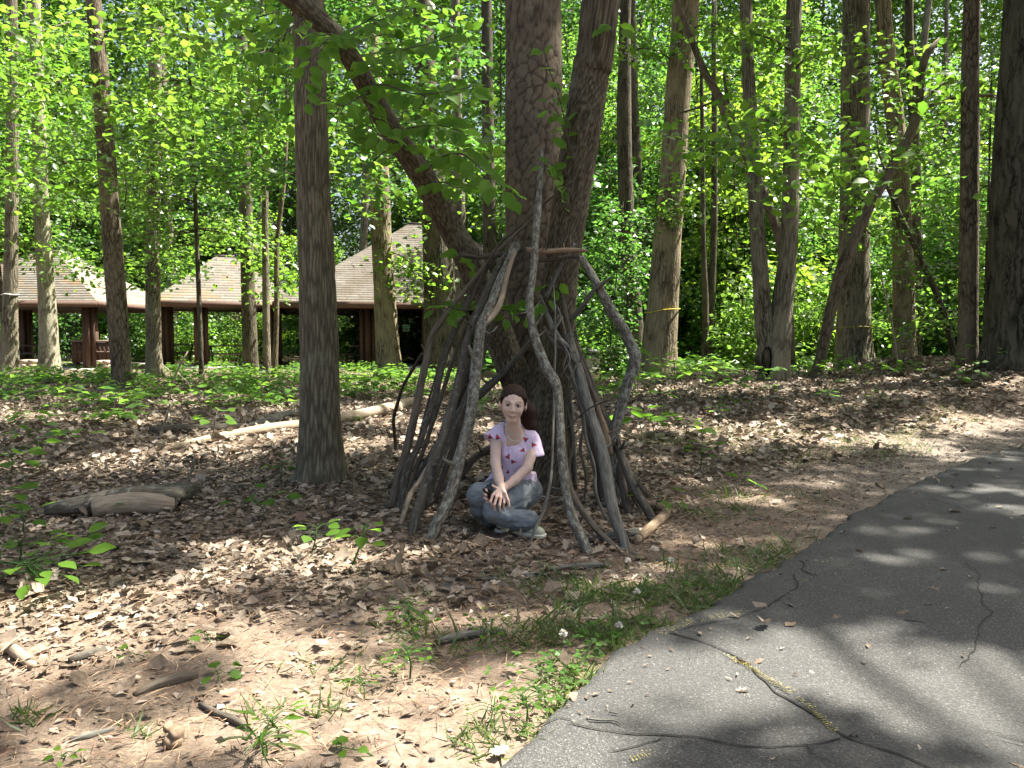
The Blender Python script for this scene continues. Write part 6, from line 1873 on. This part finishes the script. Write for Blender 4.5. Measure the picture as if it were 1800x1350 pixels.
    body = mk('body', V - base, F, vcol_mat('skin', .5, 90, .25, .35, .08), root, {'tint': tint})
    # eyes: ball with iris, under a lid that covers its upper part
    for sx in (-1, 1):
        c = np.array([sx * .0315, -.0705, .004])
        V_, F_ = [], []
        th = np.linspace(0, 2 * math.pi, 20, endpoint=False)
        ph = np.concatenate([np.linspace(0, .62, 8), np.linspace(.75, 2.2, 8)])
        for p_ in ph:
            V_.append(np.stack([np.sin(p_) * np.cos(th), -np.cos(p_) + 0 * th, np.sin(p_) * np.sin(th)], 1) * .0125)
        V_ = np.concatenate(V_)
        i, j = np.meshgrid(np.arange(len(ph) - 1), np.arange(20), indexing='ij')
        F_ = np.stack([i * 20 + j, i * 20 + (j + 1) % 20, (i + 1) * 20 + (j + 1) % 20, (i + 1) * 20 + j], -1).reshape(-1, 4)
        pp = np.repeat(ph, 20)
        t_ = np.where(pp[:, None] < .25, (.006, .006, .006), np.where(pp[:, None] < .58, (.045, .05, .05), (.42, .40, .38)))
        Vw = (V_ + c) * hs @ Rm.T + hc
        mk('eye', Vw - base, F_, M.setdefault('eye', vcol_mat('eye', .08, 60, 0, .6, .0)), root, {'tint': t_})
        # lids: half shells over the ball, open to a narrow almond
        for up_, zo in ((1, .0062), (-1, -.0064)):
            U, Wv = np.meshgrid(np.linspace(-1, 1, 13), np.linspace(0, 1, 6), indexing='ij')
            edge = zo * (1 - np.abs(U) ** 2.2) + .0008 * U * sx
            zz_ = edge + (up_ * .013 - edge) * Wv
            xx_ = U * .0152
            yy_ = -np.sqrt(np.clip(.0136 ** 2 * 1.0 - np.clip(np.abs(xx_), 0, .0128) ** 2 * .8 - np.clip(np.abs(zz_), 0, .0120) ** 2 * .8, .002 ** 2, 1))
            Vl = np.stack([xx_ + c[0], yy_ + c[1], zz_ + c[2]], -1).reshape(-1, 3)
            ii, jj = np.meshgrid(np.arange(12), np.arange(5), indexing='ij'); a_ = ii * 6 + jj
            mk('eyelid', (Vl * hs) @ Rm.T + hc - base, np.stack([a_, a_ + 6, a_ + 7, a_ + 1], -1).reshape(-1, 4), M.setdefault('lid', plain('eyelid_skin', (.43, .27, .21), .5, .03)), root)
        # upper lid and lashes
        a = np.linspace(math.radians(18), math.radians(162), 12)
        lid = np.stack([sx * .0315 + .0155 * np.cos(a), -.0825 + .010 * np.abs(np.cos(a)) ** 2, .004 + .0063 * np.sin(a)], 1)
        V_, F_, at = tube((lid * hs) @ Rm.T + hc - base, np.full(12, .0016), 6, .01)
        mk('lash', V_, F_, M.setdefault('lash', plain('lash', (.03, .018, .014), .8)), root, at)
    # ---------------- hair: a cap pulled back from the forehead, with a tail falling behind her left shoulder
    HB = SDF(hc - (.12, .13, .30), hc + (.20, .22, .15), .004)
    E2 = lambda c, r: HB.ell(hw(*c), tuple(np.array(r) * hs), Rm)
    cap_ = E2((0, .026, .038), (.084, .094, .087))
    face = HB.ell(hw(0, -.115, -.022), (.072 * hs, .098 * hs, .090 * hs), Rm)
    cap_ = smax(cap_, -face, .012)
    low = -((HB.X - hc[0]) * ez[0] + (HB.Y - hc[1]) * ez[1] + (HB.Z - hc[2]) * ez[2]) - .035
    cap_ = smax(cap_, low.astype(np.float32), .02)
    for sx in (-1, 1):
        cap_ = smin(cap_, HB.cap(hw(sx * .072, -.030, .045), hw(sx * .077, -.012, -.015), .011, .004), .012)
        cap_ = smax(cap_, -HB.ell(hw(sx * .088, .002, -.012), (.017 * hs, .026 * hs, .032 * hs), Rm), .004)
    HB.add(cap_, 0)
    HB.add(HB.cap(hw(.0, .10, .03), hw(.045, .125, .005), .035, .036), .03)
    HB.add(HB.cap(hw(.045, .125, .005), hw(.095, .12, -.06), .038, .046), .03)
    HB.add(HB.cap(hw(.095, .12, -.06), hw(.12, .11, -.15), .046, .036), .03)
    HB.add(HB.cap(hw(.12, .11, -.15), hw(.115, .10, -.22), .034, .012), .02)
    pn = np.stack([HB.X.ravel(), HB.Y.ravel(), HB.Z.ravel()], 1)
    nz = noise(pn * np.array([220, 40, 60])) - .5
    HB.f = HB.f + (nz.reshape(HB.f.shape) * .0025).astype(np.float32)
    V, F = HB.mesh()
    m, nt, _, ln = mat('auburn_hair')
    tc = N(nt, 'ShaderNodeTexCoord').outputs['Object']
    st = tex_noise(nt, scaled(nt, tc, (260, 40, 60)), 1, 3)
    finish(nt, ramp(nt, st, [(.3, (.009, .0035, .002)), (.7, (.042, .015, .008))]).outputs[0], .6, st, .5, .004, .2)
    mk('hair', V - base, F, m, root)
    # ---------------- tee
    T = SDF(q(830, 875, 4.6) - (.03, .25, .02), q(965, 730, 4.6) + (.03, .14, .02), .0036)
    T.add(T.cap(q(907, 798, 4.50), q(904, 838, 4.54), .098, .108, (1.12, .88, 1)), 0)
    T.add(T.cap(q(904, 838, 4.54), q(905, 860, 4.56), .110, .122, (1.1, .9, 1)), .03)
    T.add(T.cap(q(881, 763, 4.50), q(930, 771, 4.50), .057, .057), .045)
    T.add(T.cap(q(886, 753, 4.52), q(923, 757, 4.52), .031, .031), .03)
    T.add(T.cap(q(879, 762, 4.50), q(862, 774, 4.47), .046, .048, (1, 1, 1)), .025)
    T.add(T.cap(q(933, 774, 4.50), q(941, 802, 4.47), .050, .056), .025)
    # hem hanging over her left hip, loose tail at the other side
    T.add(T.cap(q(925, 845, 4.52), q(934, 858, 4.50), .045, .030), .03)
    T.add(T.cap(q(872, 838, 4.56), q(856, 852, 4.55), .035, .022), .03)
    pn = np.stack([T.X.ravel(), T.Y.ravel(), T.Z.ravel()], 1)
    fold = fbm(pn * np.array([26, 26, 11]) + 3, 3) - .5
    T.f = T.f + (fold.reshape(T.f.shape) * .022).astype(np.float32)
    # openings: neck, sleeve ends, hem
    T.sub(T.ell(q(905, 749, 4.42), (.070, .105, .095)), .006)
    dR = (q(860, 786, 4.45) - q(876, 762, 4.50)); dR /= np.linalg.norm(dR); oR = q(865, 773, 4.46)
    armR = (T.X - oR[0]) * dR[0] + (T.Y - oR[1]) * dR[1] + (T.Z - oR[2]) * dR[2]
    nearR = T.cap(q(870, 770, 4.49), q(860, 800, 4.42), .075, .08)
    T.f = np.where((nearR < 0) & (T.X < q(877, 800, 4.48)[0]), smax(T.f, armR.astype(np.float32), .004), T.f)
    oL = q(940, 803, 4.46); dL = np.array([.12, -.1, -1.0]); dL /= np.linalg.norm(dL)
    armL = (T.X - oL[0]) * dL[0] + (T.Y - oL[1]) * dL[1] + (T.Z - oL[2]) * dL[2]
    T.f = np.where((T.X > q(929, 800, 4.48)[0]) & (T.Z > q(930, 833, 4.48)[2]), smax(T.f, armL.astype(np.float32), .004), T.f)
    T.f = smax(T.f, (q(905, 866, 4.5)[2] - T.Z).astype(np.float32), .004)
    V, F = T.mesh()
    px, py = to_px(V)
    PK = np.array((.64, .51, .66)); tint = np.repeat(PK[None], len(V), 0)
    front = V[:, 1] < 4.56
    ICE = [(861, 766, 5.5, 0.3), (874, 767, 6, .1), (877, 783, 5, 0), (911, 772, 5, .9), (922, 771, 6, -.6), (940, 782, 6, .4), (894, 801, 6, .5), (917, 792, 5.5, -.7), (896, 779, 5.5, .2), (904, 812, 5.5, .6),
           (926, 829, 6, .2), (886, 842, 5.5, .5), (859, 828, 6, 0), (882, 822, 5, .3), (933, 806, 5, .8), (912, 846, 5, .1), (893, 828, 4.5, -.3), (930, 852, 4.5, .6), (868, 784, 4, .5)]
    RED, DK = np.array((.36, .05, .07)), np.array((.14, .03, .03))
    for n_i, (cx, cy_, s, a) in enumerate(ICE):
        s *= .9; a = a * 2.2 + (n_i * 1.9) % 1.6 - .8
        u = (px - cx) * math.cos(a) + (py - cy_) * math.sin(a); v = -(px - cx) * math.sin(a) + (py - cy_) * math.cos(a)
        tri = (v > -s * .9) & (v < s) & (np.abs(u) < (s - v) * .0 + (v + s) * .55 * .8) if False else (v > -s) & (v < s) & (np.abs(u) < (v + s) * .42)
        tint[tri & front] = RED
        tint[tri & front & (v > s * .62)] = DK
    mk('shirt', V - base, F, vcol_mat('pink_jersey', .85, 240, 0, .15, .25), root, {'tint': tint})
    # ---------------- sweatpants
    B = SDF(q(815, 940, 4.3) - (.02, .22, .02), q(955, 835, 4.3) + (.03, .45, .02), .0045)
    B.add(B.cap(q(885, 862, 4.58), q(922, 862, 4.58), .105, .105), 0)
    kA = q(842, 870, 4.30); B.chain([q(882, 864, 4.52), kA], [.088, .064], .03)
    B.chain([kA, q(846, 893, 4.33), q(876, 922, 4.46)], [.064, .060, .055], .02)
    kB = q(868, 898, 4.20)
    B.chain([q(918, 866, 4.50), q(898, 878, 4.34), kB], [.098, .086, .060], .02)
    shin = SDF.__new__(SDF)
    low_ = np.minimum(B.cap(q(866, 905, 4.21), q(902, 912, 4.20), .050, .056), B.cap(q(902, 912, 4.20), q(928, 916, 4.22), .056, .062))
    B.f = smin(B.f, low_, .008)
    B.add(B.cap(q(905, 924, 4.22), q(932, 921, 4.23), .030, .034), .02)
    pn = np.stack([B.X.ravel(), B.Y.ravel(), B.Z.ravel()], 1)
    wr = fbm(np.stack([pn[:, 0] * 14 + pn[:, 2] * 22, pn[:, 1] * 16, pn[:, 2] * 26 - pn[:, 0] * 16], 1), 3) - .5
    B.f = B.f + (wr.reshape(B.f.shape) * .021).astype(np.float32)
    gz = terrain(B.X[:, :, 0], B.Y[:, :, 0])
    B.f = smax(B.f, (gz[:, :, None] + .022 - B.Z).astype(np.float32), .006)
    V, F = B.mesh()
    m, nt, _, ln = mat('grey_blue_fleece')
    tc = N(nt, 'ShaderNodeTexCoord').outputs['Object']
    n_ = tex_noise(nt, tc, 320, 3)
    finish(nt, ramp(nt, n_, [(.3, (.135, .152, .165)), (.7, (.19, .21, .225))]).outputs[0], .95, n_, .3, .003, .1)
    mk('sweatpants', V - base, F, m, root)
    # ---------------- shoes
    sole_m, up_m = plain('shoe_sole', (.58, .56, .47), .7, .1), plain('shoe_canvas', (.36, .37, .28), .85, .12, 60)
    for c, d, s in ((q(886, 926, 4.37), np.array([-.25, -1.0, 0]), .92), (q(930, 924, 4.22), np.array([.75, -.55, 0]), 1.0)):
        gz = tz(c[0], c[1]); d = d / np.linalg.norm(d); e = np.array([-d[1], d[0], 0])
        for nm, zlo, zhi, mt in (('sole', gz + .002, gz + .026, sole_m), ('shoe', gz + .022, gz + .2, up_m)):
            K = SDF(np.array([c[0], c[1], gz]) - (.15, .15, .02), np.array([c[0], c[1], gz]) + (.15, .15, .14), .005)
            o_ = np.array([c[0], c[1], gz])
            if nm == 'sole':
                K.add(K.cap(o_ + d * .07 * s + (0, 0, .02), o_ - d * .06 * s + (0, 0, .02), .040 * s, .034 * s), 0)
            else:
                K.add(K.cap(o_ + d * .066 * s + (0, 0, .028), o_ - d * .02 * s + (0, 0, .040), .034 * s, .036 * s), 0)
                K.add(K.cap(o_ - d * .02 * s + (0, 0, .045), o_ - d * .058 * s + (0, 0, .055), .036 * s, .032 * s), .02)
            K.f = smax(smax(K.f, (zlo - K.Z).astype(np.float32), .003), (K.Z - zhi).astype(np.float32), .003)
            V, F = K.mesh()
            o = mk(nm, V - base, F, mt, root)
    # thin cord at the neck
    V, F, at = tube(np.array([q(888, 748, 4.44), q(890, 760, 4.425), q(897, 772, 4.405), q(907, 776, 4.40), q(916, 771, 4.405), q(922, 760, 4.43)]) - base, np.full(6, .002), 6, .01)
    mk('neck_cord', V, F, M['petal'], root, at)
    # ---------------- phone in her hand
    a, b = q(857, 853, 4.185), q(886, 892, 4.175)
    ax = b - a; Ln = np.linalg.norm(ax); ax /= Ln
    nrm = np.array([-.15, -1, .25]); nrm -= ax * (nrm @ ax); nrm /= np.linalg.norm(nrm)
    sd = np.cross(nrm, ax)
    c = (a + b) / 2 + sd * -.004
    ph = empty('phone', c, 'black smartphone held in the crouching girl\'s crossed hands', 'phone')
    Mx = np.eye(4); Mx[:3, 0] = sd; Mx[:3, 1] = ax; Mx[:3, 2] = nrm
    w, l, t = .034, Ln / 2, .004
    def rr_box(w, l, t, rad, z0, z1):
        ps = []
        for sx, sy, a0 in ((1, 1, 0), (-1, 1, 90), (-1, -1, 180), (1, -1, 270)):
            for k in range(5):
                an = math.radians(a0 + 22.5 * k); ps.append((sx * (w - rad) + rad * math.cos(an), sy * (l - rad) + rad * math.sin(an)))
        n = len(ps)
        V = [(x, y, z0) for x, y in ps] + [(x, y, z1) for x, y in ps]
        k = np.arange(n)
        return np.array(V) @ Mx[:3, :3].T, [np.stack([k, (k + 1) % n, n + (k + 1) % n, n + k], 1), k[None, ::-1], (n + k)[None]]
    V, F = rr_box(w, l, t, .008, -t, t); mk('case', V, F, plain('phone_case', (.03, .03, .032), .4, .05), ph, smooth=False)
    V, F = rr_box(w - .003, l - .003, t, .006, t - .001, t + .0006); mk('screen', V, F, plain('phone_glass', (.004, .004, .005), .08, .0, 10, .6), ph, smooth=False)
girl()
